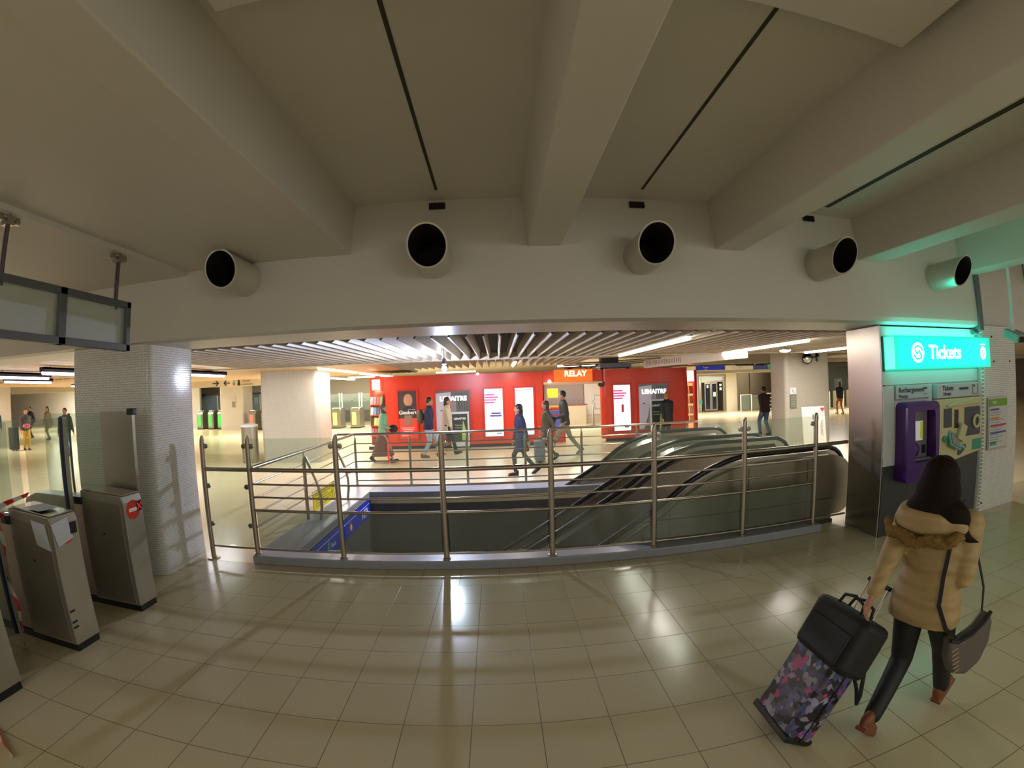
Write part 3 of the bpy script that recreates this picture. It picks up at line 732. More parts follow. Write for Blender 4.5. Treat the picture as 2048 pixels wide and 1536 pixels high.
MB().prism([(5.90 + .10 * math.cos(t_) * (1 + .25 * math.cos(t_)), .93 + .055 * math.sin(t_) + .04 * math.cos(t_)) for t_ in [2 * PI * k / 20 for k in range(20)]], 'y', 3.983, 3.992).build('ticket_tray', MG, tm, world=True)
MB().box(6.18, 6.40, 3.984, 3.991, .90, 1.04).build('sticker', mat('sticker_green', (60, 150, 126), .45), tm, world=True)
# conduit, bracketed CCTV camera, fare poster on the pillar
o = thing('conduit_box', 'grey vertical conduit rising from the ticket sign to the ceiling', 'conduit', (6.44, 3.99, 2.5))
MB().box(-.06, .04, -.05, .05, -.02, 1.20).build('duct_cover', M_grey, o, bevel=.005)
o = thing('cctv_camera', 'white surveillance camera hanging on a pole in front of the right pillar', 'camera', (6.28, 3.4, 2.42))
MB().tube([(.03, 0, .02), (.05, 0, .80)], .022, 10).build('pole', M_white, o, smooth='auto')
MB().tube([(.0, 0, -.02), (.03, 0, .04)], .035, 10).build('bracket', M_white, o, smooth='auto')
Rc = Matrix.Rotation(math.radians(-28), 3, 'Z') @ Matrix.Rotation(math.radians(18), 3, 'X')
MB().rbox((0, -.05, -.07), (.17, .34, .11), Rc).build('camera_housing', mat('cctv_shell', (150, 156, 150), .4), o, bevel=.012)
MB().rbox(Vector((0, -.05, -.07)) + Rc @ Vector((0, -.172, -.005)), (.12, .012, .07), Rc).build('lens_window', M_black, o, bevel=.003)
fp_ = thing('fare_poster', 'framed fare information poster with a green heading on the right pillar', 'poster', (6.83, 3.99, 1.21))
MB().box(-.275, .275, -.02, .008, -.36, .36).build('frame', M_steel, fp_, bevel=.004)
MB().box(-.25, .25, -.026, -.018, -.335, .335).build('sheet', mat('poster_paper', (206, 208, 204), .5), fp_)
def bar(o, x0, x1, z0, z1, col, nm='color_band', y=-.03, th=.004): MB().box(x0, x1, y, y + th, z0, z1).build(nm, mat('ink_%d_%d_%d' % col, col, .55), o)
bar(fp_, -.25, .25, .235, .335, (120, 170, 50))
text('RER', .06, (6.72, 3.958, 1.495), MW, fp_)
for z, c_ in ((.19, (110, 70, 150)), (.07, (220, 140, 70)), (-.03, (206, 40, 100)), (-.13, (90, 80, 160))): bar(fp_, -.22, .02 if z > 0 else .22, z - .012, z + .014, c_)
bar(fp_, -.22, -.05, -.30, -.25, (80, 160, 130))
tl = MB()
for k in range(13):
    z = .15 - k * .034
    if abs(z - .07) < .02 or abs(z + .03) < .02 or abs(z + .13) < .02: continue
    tl.box(-.22, .02 + .18 * random.random(), -.030, -.026, z - .003, z + .003)
tl.build('text_lines', mat('ink_grey', (110, 112, 120), .6), fp_)
sc = MB()
for x, z in ((6.75, 2.40), (6.78, 2.06), (7.25, 2.06), (6.53, .12)): sc.lathe([(.012, 0), (.012, -.012)], (x, 3.998, z), 8, 'y')
for k, (x, z) in enumerate(((6.75, 2.40), (6.78, 2.06), (7.25, 2.06), (6.53, .12))):
    o = MB().lathe([(.012, .005), (.012, -.012), (.005, -.014)], (x, 3.998, z), 8, 'y').build('wall_bolt', M_black)
    tag(o, 'small dark bolt stub in the mosaic of the right pillar', 'bolt', 'bolt stubs in the right pillar')
# ---------------------------------------------------------------- red newsstand
def inkmat(c): return mat('ink_%d_%d_%d' % c, c, .5)
KY = 14.6
kz = 2.42
kk = thing('newsstand', 'long red lacquered newsstand with an open doorway under a glowing sign', 'newsstand', (1.2, KY, 0))
def rpoly(x0, x1, y0, y1, r):
    P = []
    for cx, cy, a0 in ((x1 - r, y0 + r, -90), (x1 - r, y1 - r, 0), (x0 + r, y1 - r, 90), (x0 + r, y0 + r, 180)):
        P += [(cx + r * math.cos(math.radians(a0 + k * 18)), cy + r * math.sin(math.radians(a0 + k * 18))) for k in range(6)]
    return P
MB().prism([(-4.35, 15.25), (-4.35, 15.0), (-3.72, KY), (1.50, KY), (1.50, KY + .25), (-3.6, KY + .25), (-4.1, 15.25)], 'z', .10, kz).build('left_wall', M_red, kk, world=True, bevel=.01)
MB().prism(rpoly(3.47, 6.62, KY, KY + .45, .2), 'z', .10, kz).build('right_wall', M_red, kk, world=True, smooth='auto')
MB().box(1.50, 3.50, KY + .02, KY + .30, 2.04, kz).build('header', M_red, kk, world=True)
sbx = MB().box(1.88, 3.15, KY - .10, KY + .05, 2.06, kz + .03).build('sign_box', mat('sign_glow_orange', (255, 110, 30), .4, emit=(255, 90, 22), es=1.0), kk, world=True, bevel=.01)
MB().box(-4.35, 1.5, KY + .02, KY + .12, 0, .10).box(3.6, 6.6, KY + .05, KY + .12, 0, .10).build('plinth', mat('plinth_blue', (44, 44, 60), .5), kk, world=True)
MB().box(-4.3, 6.6, 15.0, 17.3, kz - .04, kz).build('roof', mat('kiosk_roof', (150, 140, 126), .6), kk, world=True)
MB().box(-4.25, -4.15, 15.2, 17.3, .1, kz - .04).build('side_wall', M_red, kk, world=True)
MB().box(6.5, 6.6, 15.0, 17.3, .1, kz - .04).build('side_wall', M_red, kk, world=True)
MB().box(-4.2, 1.6, 17.2, 17.3, .1, kz - .04).box(1.55, 1.65, 14.85, 17.3, .0, kz - .04).build('inner_wall', mat('kiosk_inner', (196, 186, 170), .5), kk, world=True)
MB().tube([(1.52, KY - .02, 2.015), (3.48, KY - .02, 2.00)], .05, 10).build('shutter_box', mat('shutter_cream', (226, 200, 160), .4), kk, world=True, smooth='auto')
MB().lathe([(.09, 0), (.09, .10)], (3.44, KY - .06, 1.93), 14, 'y').build('shutter_motor', M_black, kk, world=True)
text('RELAY', .26, (2.58, KY - .105, 2.30), mat('lit_white_warm', (255, 255, 255), .4, emit=(255, 246, 225), es=3.2), sbx, off=.004, ext=.01)
for x in (1.5 + .05, 3.5):
    pass
MB().ball((1.72, KY - .05, 2.08), .05).build('spot_lamp', M_tube, kk, world=True, smooth=True)
MB().ball((-.62, KY - .03, 2.40), .05, .05, .035).build('spot_lamp', M_tube, kk, world=True, smooth=True)
MB().box(-4.18, -3.82, 14.83, 14.86, 1.98, 2.33).xf(Matrix.Translation((-4.03, 14.86, 0)) @ Matrix.Rotation(math.radians(-32), 4, 'Z') @ Matrix.Translation((4.0, -14.92, 0))).build('corner_light_box', mat('lit_pink_white', (255, 240, 235), .4, emit=(255, 232, 225), es=3.0), kk, world=True)
MB().box(6.66, 7.02, 15.0, 15.06, 1.92, 2.30).build('corner_light_box', mat('lit_pink_white', (255, 240, 235), .4, emit=(255, 232, 225), es=3.0), kk, world=True)
MB().box(6.98, 7.08, 14.95, 17.0, .1, 2.32).build('end_panel', mat('kiosk_magenta', (190, 40, 60), .4), kk, world=True)
MB().box(6.6, 7.0, 15.45, 15.5, .1, 2.3).build('end_panel', mat('kiosk_orange', (240, 110, 40), .4, emit=(255, 110, 40), es=.6), kk, world=True)
area('kiosk_light', (2.5, 15.9, 2.35), 1.6, 60, (1, .9, .75), sy=1.6)
area('kiosk_light', (6.85, 15.2, 2.2), .3, 8, (1, .8, .6), sy=.3)
area('kiosk_light', (-4.05, 14.75, 1.95), .3, 5, (1, .9, .85), (0, 0, 0), sy=.2)
# magazine racks
cols = [(170, 160, 150), (120, 130, 100), (200, 190, 170), (90, 90, 120), (180, 90, 70), (210, 200, 120), (110, 140, 160), (160, 120, 150), (60, 66, 60), (230, 225, 215)]
def rack(cx, cy, rot, w_, label, zs, n, warm=False):
    o = thing('magazine_rack', label, 'magazine rack', (cx, cy, 0), rot)
    MB().box(-w_ / 2, w_ / 2, .0, .03, .12, zs[-1] + .36).build('back_board', mat('rack_glow' if warm else 'rack_back', (240, 150, 90) if warm else (130, 60, 40), .5, emit=(255, 170, 110) if warm else None, es=1.1 if warm else 0), o)
    for z in zs:
        MB().box(-w_ / 2, w_ / 2, -.10, .0, z - .02, z).build('shelf', M_red if not warm else M_white, o)
    k = 0
    ca, sa = math.cos(rot), math.sin(rot)
    for zi, z in enumerate(zs):
        for j in range(n):
            k += 1
            c_ = cols[(k * 7 + zi * 3) % len(cols)] if not warm else [(230, 120, 60), (250, 220, 180), (255, 200, 120), (200, 90, 50)][(k * 3 + zi) % 4]
            xx = -w_ / 2 + (j + .5) * w_ / n
            m_ = MB().box(-w_ / n * .42, w_ / n * .42, -.008, .008, 0, .26)
            q = m_.build('magazine', inkmat(c_))
            q.location = (cx + ca * xx + sa * .05, cy + sa * xx - ca * .05, z + .001); q.rotation_euler = (math.radians(-7), 0, rot)
            tag(q, 'magazine on the rack at the %s end of the red newsstand' % ('right' if warm else 'left'), 'magazine', 'magazines at the %s end of the newsstand' % ('right' if warm else 'left'))
    return o
rack(-4.02, 14.70, math.radians(-32), .62, 'magazine rack with lit header at the left end of the red newsstand', [.45, .80, 1.15, 1.50], 4)
rack(6.78, 15.05, 0, .34, 'glowing magazine rack at the right end of the red newsstand', [.45, .80, 1.15, 1.50], 2, True)
# light box / poster frames on the newsstand
def poster(x0, x1, z0, z1, label, face, es, name='advert_poster', group='adverts on the newsstand'):
    o = thing(name, label, 'poster', ((x0 + x1) / 2, KY, z0), group=group)
    n = MB(); frame_body(n, [(x0 - .06, z0 - .06), (x1 + .06, z0 - .06), (x1 + .06, z1 + .06), (x0 - .06, z1 + .06)], [(x0, z0), (x1, z0), (x1, z1), (x0, z1)], KY, KY - .05, KY - .02)
    n.build('frame', mat('frame_red', (200, 44, 26), .3), o, world=True)
    sheet = MB().box(x0, x1, KY - .026, KY - .018, z0, z1).build('sheet', mat('sheet_%d_%d_%d_%d' % (*face, int(es * 100)), face, .4, emit=face, es=es), o, world=True)
    return sheet
YF = KY - .029
p_ = poster(-3.27, -2.66, .36, 1.92, 'narrow dark poster with a portrait, a white serif title and a red foot', (58, 50, 48), .25)
n = MB(); n.box(-3.27, -2.66, YF - .001, YF, .36, 1.02); n.build('red_band', mat('band_red', (214, 60, 50), .5, emit=(214, 60, 50), es=.25), p_, world=True)
MB().ball((-2.94, YF + .01, 1.62), .17, .016, .23).build('portrait_face', mat('portrait_tan', (176, 126, 96), .5, emit=(176, 126, 96), es=.2), p_, world=True, smooth=True)
MB().prism([(-3.10, 1.22), (-2.80, 1.22), (-2.76, 1.34), (-2.90, 1.44), (-2.99, 1.44), (-3.12, 1.34)], 'y', YF - .003, YF).build('portrait_shoulders', mat('portrait_dark', (44, 40, 44), .6), p_, world=True)
text('Giesbert', .17, (-2.965, YF - .004, 1.21), MW, p_, off=.003)
text('Franz-Olivier', .045, (-2.82, YF - .004, 1.31), MW, p_)
MB().box(-3.08, -2.82, YF - .004, YF, .80, 1.12).build('book_picture', inkmat((140, 110, 90)), p_, world=True)
tl = MB()
for k in range(4): tl.box(-3.20 + .04 * k, -2.74 - .03 * k, YF - .004, YF, .70 - k * .055, .715 - k * .055)
tl.build('text_lines', MW, p_, world=True)
text('Gallimard', .07, (-3.05, YF - .004, .46), MW, p_)
def bigposter(x0, x1, label, flip):
    p_ = poster(x0, x1, .34, 1.88, label, (88, 88, 86), .35)
    w_ = x1 - x0
    # pale portrait on the left, misty landscape right
    n = MB(); n.prism([(x0, 1.80), (x0 + .45 * w_, 1.84), (x0 + .42 * w_, 1.40), (x0 + .36 * w_, 1.15), (x0 + .30 * w_, .80), (x0 + .16 * w_, .36), (x0, .36)], 'y', YF - .002, YF)
    n.build('portrait_face', mat('poster_pale_face', (176, 168, 178), .5, emit=(176, 168, 178), es=.3), p_, world=True)
    n = MB(); n.prism([(x0 + .42 * w_, 1.70), (x0 + .60 * w_, 1.5), (x0 + .62 * w_, .9), (x0 + .5 * w_, .5), (x0 + .30 * w_, .60), (x0 + .36 * w_, 1.15)], 'y', YF - .0015, YF)
    n.build('portrait_hair', mat('poster_hair', (130, 118, 118), .5, emit=(130, 118, 118), es=.3), p_, world=True)
    n = MB(); n.ball((x0 + .17 * w_, YF - .001, 1.24), .05, .004, .018); n.build('portrait_eye', mat('poster_eye', (80, 74, 90), .5), p_, world=True)
    tr_ = MB()
    for k in range(5): tr_.tube([(x0 + w_ * (.62 + .07 * k), YF - .001, 1.0), (x0 + w_ * (.60 + .08 * k), YF - .001, 1.80)], .008, 5)
    tr_.build('bare_trees', mat('poster_trees', (66, 64, 58), .6), p_, world=True)
    text('LEMAITRE', .205, ((x0 + x1) / 2 + .02, YF - .006, 1.62), mat('poster_title', (255, 255, 255), .5, emit=(255, 255, 255), es=1.0), p_, off=.010, sx=.98)
    return p_
bigposter(-2.02, -.90, 'large grey portrait poster with a bold white title, left of the narrow white poster', 0)
bigposter(4.74, 5.80, 'large grey portrait poster with a bold white title, at the right part of the newsstand', 0)
def whiteposter(x0, x1, z0, z1, label, kind):
    p_ = poster(x0, x1, z0, z1, label, (246, 244, 252), 1.0)
    w_ = x1 - x0
    tl = MB()
    for k in range(4): tl.box(x0 + .01, x0 + w_ * (.55 + .22 * ((k * 2) % 3) / 2), YF - .003, YF, z0 + (z1 - z0) * .86 - k * .085, z0 + (z1 - z0) * .86 + .05 - k * .085)
    tl.build('magenta_lines', mat('ink_magenta', (226, 80, 150), .5, emit=(226, 80, 150), es=.5), p_, world=True)
    if kind == 0:
        n = MB(); n.box(x0 + w_ * .35, x1 - w_ * .12, YF - .003, YF, z0 + .72, z0 + .78).box(x0 + w_ * .28, x1 - w_ * .08, YF - .003, YF, z0 + .64, z0 + .70); n.build('blue_logo', mat('ink_violet', (90, 90, 170), .5), p_, world=True)
        MB().box(x1 - w_ * .38, x1 - w_ * .1, YF - .003, YF, z0 + .08, z0 + .11).build('small_text', mat('ink_violet', (90, 90, 170), .5), p_, world=True)
    else:
        MB().box(x0 + w_ * .46, x0 + w_ * .60, YF - .003, YF, z0 + .62, z0 + .88).build('red_bottle', mat('ink_rose', (214, 60, 90), .5), p_, world=True)
        MB().box(x1 - w_ * .38, x1 - w_ * .1, YF - .003, YF, z0 + .10, z0 + .14).build('small_text', mat('ink_violet', (90, 90, 170), .5), p_, world=True)
whiteposter(-.42, .17, .35, 1.90, 'narrow glowing white poster with magenta lines and a violet logo', 0)
whiteposter(3.86, 4.44, .35, 1.88, 'narrow glowing white poster with magenta lines and a small red figure', 1)
p_ = poster(.58, 1.17, .36, 1.90, 'narrow glowing pale blue poster beside the doorway', (196, 232, 246), .9)
MB().box(.58, 1.17, YF - .002, YF, 1.10, 1.75).build('white_cloud', mat('poster_white', (250, 250, 250), .4, emit=(250, 250, 250), es=1.0), p_, world=True)
MB().box(.60, 1.10, YF - .003, YF, 1.82, 1.835).build('red_text', mat('ink_rose', (214, 60, 90), .5), p_, world=True)
# framed sandwich boards
def sandwich(x, y, z0, z1, w_, label):
    o = thing('sandwich_board', label, 'advertising board', (x, y, 0), math.radians(2), group='framed boards in front of the newsstand')
    n = MB(); n.box(-w_ / 2, w_ / 2, -.02, .02, .12, z1).build('board', mat('silver_frame', (214, 216, 220), .3, metal=.3), o, bevel=.02)
    n = MB(); n.box(-w_ / 2 + .05, w_ / 2 - .05, -.028, -.018, .30, z1 - .07).build('sheet', mat('board_dark', (50, 60, 52), .3, emit=(40, 52, 44), es=.2), o)
    n = MB(); n.prism([(.05, .32), (.16, .32), (.20, .6), (.10, .95), (.06, .6)], 'y', -.031, -.028).build('green_figure', mat('board_green', (150, 170, 90), .5, emit=(150, 170, 90), es=.2), o)
    text('LEMAITRE', .085, (0, -.032, z1 - .22), MW, o, off=.003, world=False)
    text('Trois jours', .05, (-.05, -.032, z1 - .42), MW, o, world=False)
    text('et une vie', .05, (-.05, -.032, z1 - .50), MW, o, world=False)
    f_ = MB(); f_.tube([(-w_ / 2 + .04, -.18, .01), (-w_ / 2 + .04, .20, .01)], .015, 6); f_.build('foot', M_steel, o)
    f_ = MB(); f_.tube([(w_ / 2 - .04, -.18, .01), (w_ / 2 - .04, .20, .01)], .015, 6); f_.build('foot', M_steel, o)
    f_ = MB(); f_.tube([(-w_ / 2 + .04, 0, .015), (-w_ / 2 + .04, 0, .16)], .012, 6).build('upright', M_steel, o)
    f_ = MB(); f_.tube([(w_ / 2 - .04, 0, .015), (w_ / 2 - .04, 0, .16)], .012, 6).build('upright', M_steel, o)
sandwich(-1.20, 14.0, .4, 1.22, .58, 'silver framed green and black board standing before the left portrait poster')
sandwich(5.15, 13.9, .4, 1.40, .50, 'silver framed green and black board standing before the right portrait poster')
# things seen through and in the doorway
o = thing('display_stand', 'blue and red display stand inside the newsstand doorway', 'display stand', (1.98, 15.2, 0))
MB().box(-.28, .30, -.15, .15, .0, .40).build('base', mat('stand_red', (200, 40, 34), .4), o)
MB().box(-.26, .28, -.14, .14, .42, 1.08).build('blue_body', mat('stand_blue', (96, 110, 190), .4), o)
MB().box(-.22, .20, -.15, -.14, .90, .94).build('red_line', mat('stand_red', (200, 40, 34), .4), o)
MB().box(-.26, .28, -.12, .12, 1.10, 1.16).build('tray', mat('stand_red', (200, 40, 34), .4), o)
for k in range(4):
    tag(MB().ball((1.84 + k * .10, 15.18, 1.20), .055, .05, .045).build('snack_packet', mat('packet_yellow', (214, 180, 50), .4), smooth=True), 'small yellow packet heaped on top of the blue display stand', 'packet', 'yellow packets on the display stand')
o = thing('notice_sign', 'square yellow notice inside the newsstand doorway', 'sign', (2.04, 16.4, 1.66)); MB().box(-.20, .20, -.01, .01, -.17, .17).build('sheet', mat('notice_yellow', (240, 214, 60), .5), o)
MB().tube([(-.05, 0, .17), (-.05, 0, .70)], .006, 5).build('hanger', M_steel, o)
o = thing('magazine_stand', 'narrow magazine stand at the left edge of the newsstand doorway', 'magazine rack', (1.72, 15.75, 0))
MB().box(-.03, .03, -.18, .18, 0, 1.75).build('frame', mat('kiosk_inner', (196, 186, 170), .5), o)
for k in range(6): MB().box(.03, .06, -.16, .16, .35 + k * .22, .53 + k * .22).build('cover', inkmat(cols[k]), o)
# closed shutters and plan wall beyond
o = thing('closed_shop_front', 'grey mauve closed shutter wall seen through the newsstand doorway', 'shutter', (3.1, 22.0, 0))
MB().box(-2.2, 1.18, 0, .1, .0, 2.3).build('shutter', mat('shutter_mauve', (168, 156, 158), .4, noise=.03), o)
MB().box(-2.2, 1.18, -.62, -.05, .0, .95).build('counter', mat('counter_cream', (206, 196, 172), .4), o)
MB().box(-2.2, 1.25, -.66, -.02, .95, .99).build('counter_top', M_steel2, o)
pw = MB().box(4.33, 7.6, 22.0, 22.1, .42, 2.3).build('plan_wall', mat('plan_white', (232, 228, 226), .35)); tag(pw, 'white wall with an outlined floor plan seen through the newsstand doorway', 'wall panel')
pl = MB(); pl.tube([(4.85, 21.985, .7), (5.2, 21.985, .7), (5.2, 21.985, 1.35), (4.85, 21.985, 1.40), (4.85, 21.985, 1.15), (4.7, 21.985, 1.1), (4.85, 21.985, 1.0), (4.85, 21.985, .7)], .012, 4)
pl.build('plan_outline', mat('plan_grey', (150, 160, 160), .5), pw)
MB().box(4.33, 7.6, 21.98, 22.1, 0, .40).build('wall_base', mat('counter_cream', (206, 196, 172), .4), pw)
for x, y, lab in ((4.45, 20.6, 'left steel barrier post seen through the newsstand doorway'), (4.95, 19.6, 'right steel barrier post seen through the newsstand doorway')):
    o = thing('barrier_post', lab, 'post', (x, y, 0)); MB().lathe([(.09, 0), (.06, .02), (.05, .9), (.03, .93)], (0, 0, 0), 14).build('pole', M_steel, o, smooth='auto'); MB().lathe([(.14, 0), (.14, .015)], (0, 0, 0), 14).build('base', M_steel, o)
# pipes and boxes on top of the newsstand
o = thing('roof_equipment', 'grey air-conditioning box with pipes on top of the newsstand, right of the glowing sign', 'air conditioner', (3.9, 15.3, kz))
MB().box(-.35, .75, -.3, .4, .06, .22).build('unit', mat('ac_grey', (150, 150, 152), .4), o, bevel=.01)
MB().box(-.25, .35, -.1, .3, .22, .42).build('fan_box', mat('ac_dark', (70, 66, 66), .5), o)
for k in range(3): MB().tube([(-1.6, -.2 + .12 * k, .10 + .08 * k), (-.4, -.1 + .1 * k, .14 + .07 * k), (2.0, .1, .28 + .05 * k)], .022, 6).build('pipe', mat('pipe_grey', (140, 132, 120), .5), o, smooth='auto')
MB().tube([(-1.5, 0, .05), (-1.0, -.1, .16), (-.7, 0, .05), (-.4, -.1, .20)], .02, 6).build('cable', M_black, o, smooth='auto')
MB().box(-.33, -.23, -.2, .2, 0, .07).build('foot', M_black, o); MB().box(.6, .7, -.2, .2, 0, .07).build('foot', M_black, o)
o = tag(MB().box(5.4, 5.9, 15.1, 15.5, kz, kz + .12).build('junction_box', mat('ac_light', (200, 190, 176), .4), bevel=.01), 'small cream box on the newsstand roof under the hanging map', 'box')
o = thing('hanging_map_sign', 'slanting white line map with pictograms hung in front of the newsstand roof', 'sign', (5.2, 11.6, 2.55))
MB().rbox((0, 0, -.02), (.03, 5.2, .24), Matrix.Rotation(math.radians(8), 3, 'Z')).build('panel', mat('map_white', (232, 222, 206), .4), o)
ln = MB()
for k in range(22):
    yy = -2.4 + k * .1 + 2.7
    ln.rbox(Matrix.Rotation(math.radians(8), 3, 'Z') @ Vector((-.018, yy - .0, .0)), (.004, .03, .16 - .02 * (k % 3)), Matrix.Rotation(math.radians(8), 3, 'Z'))
ln.build('text_lines', mat('map_ink', (150, 120, 110), .5), o)
for yy in (-2, 2): MB().tube([(yy * -.14, yy, .09), (yy * -.14, yy, .45)], .008, 5).build('hanger', M_steel, o)

# ---------------------------------------------------------------- hanging signs in the far hall
def hsign(x0, x1, y, z0, z1, col, label, txt=None, tsz=.1, ztop=2.92, es=.25):
    o = thing('hanging_sign', label, 'sign', ((x0 + x1) / 2, y, z0))
    MB().box(x0, x1, y - .04, y + .04, z0, z1).build('panel', mat('hs_%d_%d_%d' % col, col, .4, emit=col, es=es), o, world=True, bevel=.005)
    if z1 < ztop:
        for x in (x0 + .15, x1 - .15): MB().tube([(x, y, z1 - .002), (x, y, ztop + .01)], .010, 5).build('hanger', M_steel, o, world=True)
    if txt:
        for i, (s_, x, z, k) in enumerate(txt): text(s_, k, (x, y - .046, z), MW if sum(col) < 500 else mat('sign_black', (40, 36, 50), .5), o, off=.002)
    return o
hsign(9.45, 11.0, 20.0, 2.41, 2.63, (40, 60, 190), 'blue sign with white lettering above the lift doors', [('Sortie', 9.95, 2.55, .11), ('Exit', 9.95, 2.45, .07)])
hsign(11.35, 12.6, 20.0, 2.40, 2.58, (216, 206, 190), 'cream strip of small diagrams right of the blue sign over the lift', [('+ - + - -', 11.9, 2.49, .1)])
hsign(12.65, 13.5, 20.0, 2.38, 2.56, (70, 76, 140), 'dull violet sign right of the cream strip', None)
hsign(13.52, 13.9, 20.0, 2.36, 2.62, (80, 160, 120), 'small green sign at the far right of the sign row, above the man in jeans')
hsign(17.2, 20.4, 18.0, 2.46, 2.66, (40, 50, 170), 'blue sign seen between the far cream column and the ticket pillar', [('Sortie', 17.8, 2.60, .10), ('Place', 17.8, 2.51, .07)])
hsign(-18.3, -15.6, 20.0, 2.06, 2.32, (52, 44, 100), 'dark violet sign with white marks above the green lit gates', [('*', -17.9, 2.19, .2), ('Trains', -17.2, 2.20, .10)])
ab = thing('arrow_sign', 'cream band with two facing dark arrows and pictograms left of the far cream column', 'sign', (-11.6, 17.98, 2.5))
MA = mat('arrow_ink', (46, 36, 44), .5)
for sgn, x in ((1, -12.55), (-1, -11.95)):
    n = MB(); n.box(x - .16, x + .16, 17.965, 17.998, 2.50, 2.535)
    n.rbox((x + sgn * .09, 17.98, 2.565), (.17, .03, .035), Matrix.Rotation(sgn * math.radians(45), 3, 'Y')).rbox((x + sgn * .09, 17.98, 2.465), (.17, .03, .035), Matrix.Rotation(-sgn * math.radians(45), 3, 'Y'))
    n.build('arrow', MA, ab, world=True)
n = MB(); n.lathe([(.05, 0), (.05, -.01)], (-11.32, 17.995, 2.60), 12, 'y'); n.prism([(-11.40, 2.40), (-11.24, 2.40), (-11.27, 2.56), (-11.37, 2.56)], 'y', 17.985, 17.995); n.build('person_pictogram', MA, ab, world=True)
n = MB(); n.lathe([(.035, 0), (.035, -.01)], (-11.58, 17.995, 2.60), 12, 'y'); n.box(-11.64, -11.52, 17.985, 17.995, 2.40, 2.55); n.build('person_pictogram', mat('picto_pale', (150, 136, 116), .5), ab, world=True)
n = MB(); n.box(-11.15, -10.75, 17.985, 17.995, 2.56, 2.60).box(-11.15, -10.62, 17.985, 17.995, 2.42, 2.45); n.build('small_text', mat('picto_pale', (150, 136, 116), .5), ab, world=True)
lb_ = thing('direction_band', 'cream band with a yellow square and small dark writing above the glass gates', 'sign', (-16, 16.99, 2.5))
n = MB()
for k in range(9): n.box(-20.6 + k * .55, -20.3 + k * .55, 16.985, 16.998, 2.50 + .04 * (k % 2), 2.60 + .03 * (k % 3))
n.build('small_text', mat('picto_dark', (116, 106, 84), .5), lb_, world=True)
MB().box(-17.45, -17.0, 16.98, 16.998, 2.44, 2.66).build('yellow_square', mat('band_yellow', (206, 180, 40), .5), lb_, world=True)

# ---------------------------------------------------------------- far right: lift, dark wall, railings
lf = thing('lift', 'steel lift entrance with glass doors right of the red newsstand', 'lift', (13.05, 25.5, 0))
MB().box(12.15, 12.32, 25.4, 25.6, 0, 2.2).box(13.80, 13.98, 25.4, 25.6, 0, 2.2).box(12.32, 13.80, 25.4, 25.6, 1.80, 2.2).build('frame', M_steel, lf, world=True, bevel=.01)
MB().box(12.30, 13.75, 25.36, 25.40, 1.90, 2.12).build('header_panel', mat('lift_header', (190, 200, 190), .4, emit=(190, 205, 195), es=.3), lf, world=True)
for x0, x1 in ((12.55, 12.98), (13.0, 13.42)):
    MB().box(x0, x1, 25.44, 25.48, .08, 1.80).build('door_frame', M_steel, lf, world=True)
    MB().box(x0 + .07, x1 - .07, 25.425, 25.44, .16, 1.70).build('door_glass', mat('lift_glass', (26, 34, 52), .12), lf, world=True)
MB().box(12.68, 12.80, 25.41, 25.424, 1.46, 1.66).build('notice', MW, lf, world=True)
MB().box(13.12, 13.30, 25.41, 25.424, .92, 1.20).build('notice', mat('notice_aqua', (190, 226, 226), .4), lf, world=True)
MB().box(12.20, 12.34, 25.38, 25.40, .50, .76).build('green_sticker', mat('sticker_green', (60, 150, 126), .45), lf, world=True)
MB().box(13.55, 13.70, 25.38, 25.40, 1.55, 1.68).build('call_panel', MW, lf, world=True)
MB().box(13.55, 13.70, 25.38, 25.40, 1.30, 1.46).build('call_panel', MW, lf, world=True)
mb = MB(); mb.box(10.5, 12.15, 25.5, 25.7, 0, 2.8).box(13.98, 14.75, 25.3, 25.7, 0, 2.8).box(12.15, 13.98, 25.5, 25.7, 2.2, 2.8); struct('wall_lift', mb, M_wall)
dw = MB(); dw.box(14.75, 19, 25.2, 25.4, 0, 2.6); o = dw.build('metal_wall', mat('bronze_steel', (150, 138, 116), .32, metal=.85, noise=.10, nscale=2)); tag(o, 'dull bronze metal wall right of the lift behind the white railing', 'wall panel')
MB().box(15.58, 15.62, 25.18, 25.2, 0, 2.6).build('seam', M_dark, o)
rl = thing('white_railing', 'white railing in front of the bronze metal wall', 'railing', (15.4, 24.3, 0))
for x in (14.4, 15.15, 15.95): MB().tube([(x, 24.3, 0), (x, 24.3, 1.0)], .035, 8).build('post', M_white, rl, world=True)
for k, z in enumerate((.08, .30, .52, .74, 1.0)):
    MB().tube([(15.95, 24.3, z), (17.4, 24.3, z)], .028, 8).build('rail', M_white, rl, world=True)
MB().tube([(14.4, 24.3, .98), (15.15, 24.3, .98)], .02, 8).build('rail', M_white, rl, world=True)
gl = MB().box(14.45, 15.9, 24.29, 24.31, .08, .95).build('glass_pane', M_glass, rl, world=True)
# notice on the right far column, leaning panel, convex mirrors
o = thing('info_plate', 'grey information plate with a white pictogram square on the far right column', 'sign', (8.47, 11.28, 1.35))
MB().box(-.10, .12, -.02, .01, .10, .29).build('pictogram_plate', MW, o); MB().box(-.10, .12, -.02, .01, -.30, .09).build('text_plate', mat('plate_grey', (130, 126, 110), .5), o)
n = MB(); n.tube([(-.04, -.024, .24), (0, -.024, .18), (.04, -.024, .14)], .006, 5); n.build('pictogram', MI, o)
n = MB()
for k in range(7): n.box(-.08, .09, -.026, -.02, .04 - k * .05, .045 - k * .05)
n.build('text_lines', MW, o)
o = thing('leaning_panel', 'white advertising panel leaning in front of the far right column', 'advertising board', (8.0, 9.7, 0), math.radians(-14))
MB().prism([(0, 0), (.04, 0), (.24, 1.16), (.20, 1.16)], 'x', -.30, .36).build('board', mat('board_white', (222, 216, 206), .4), o, bevel=.008)
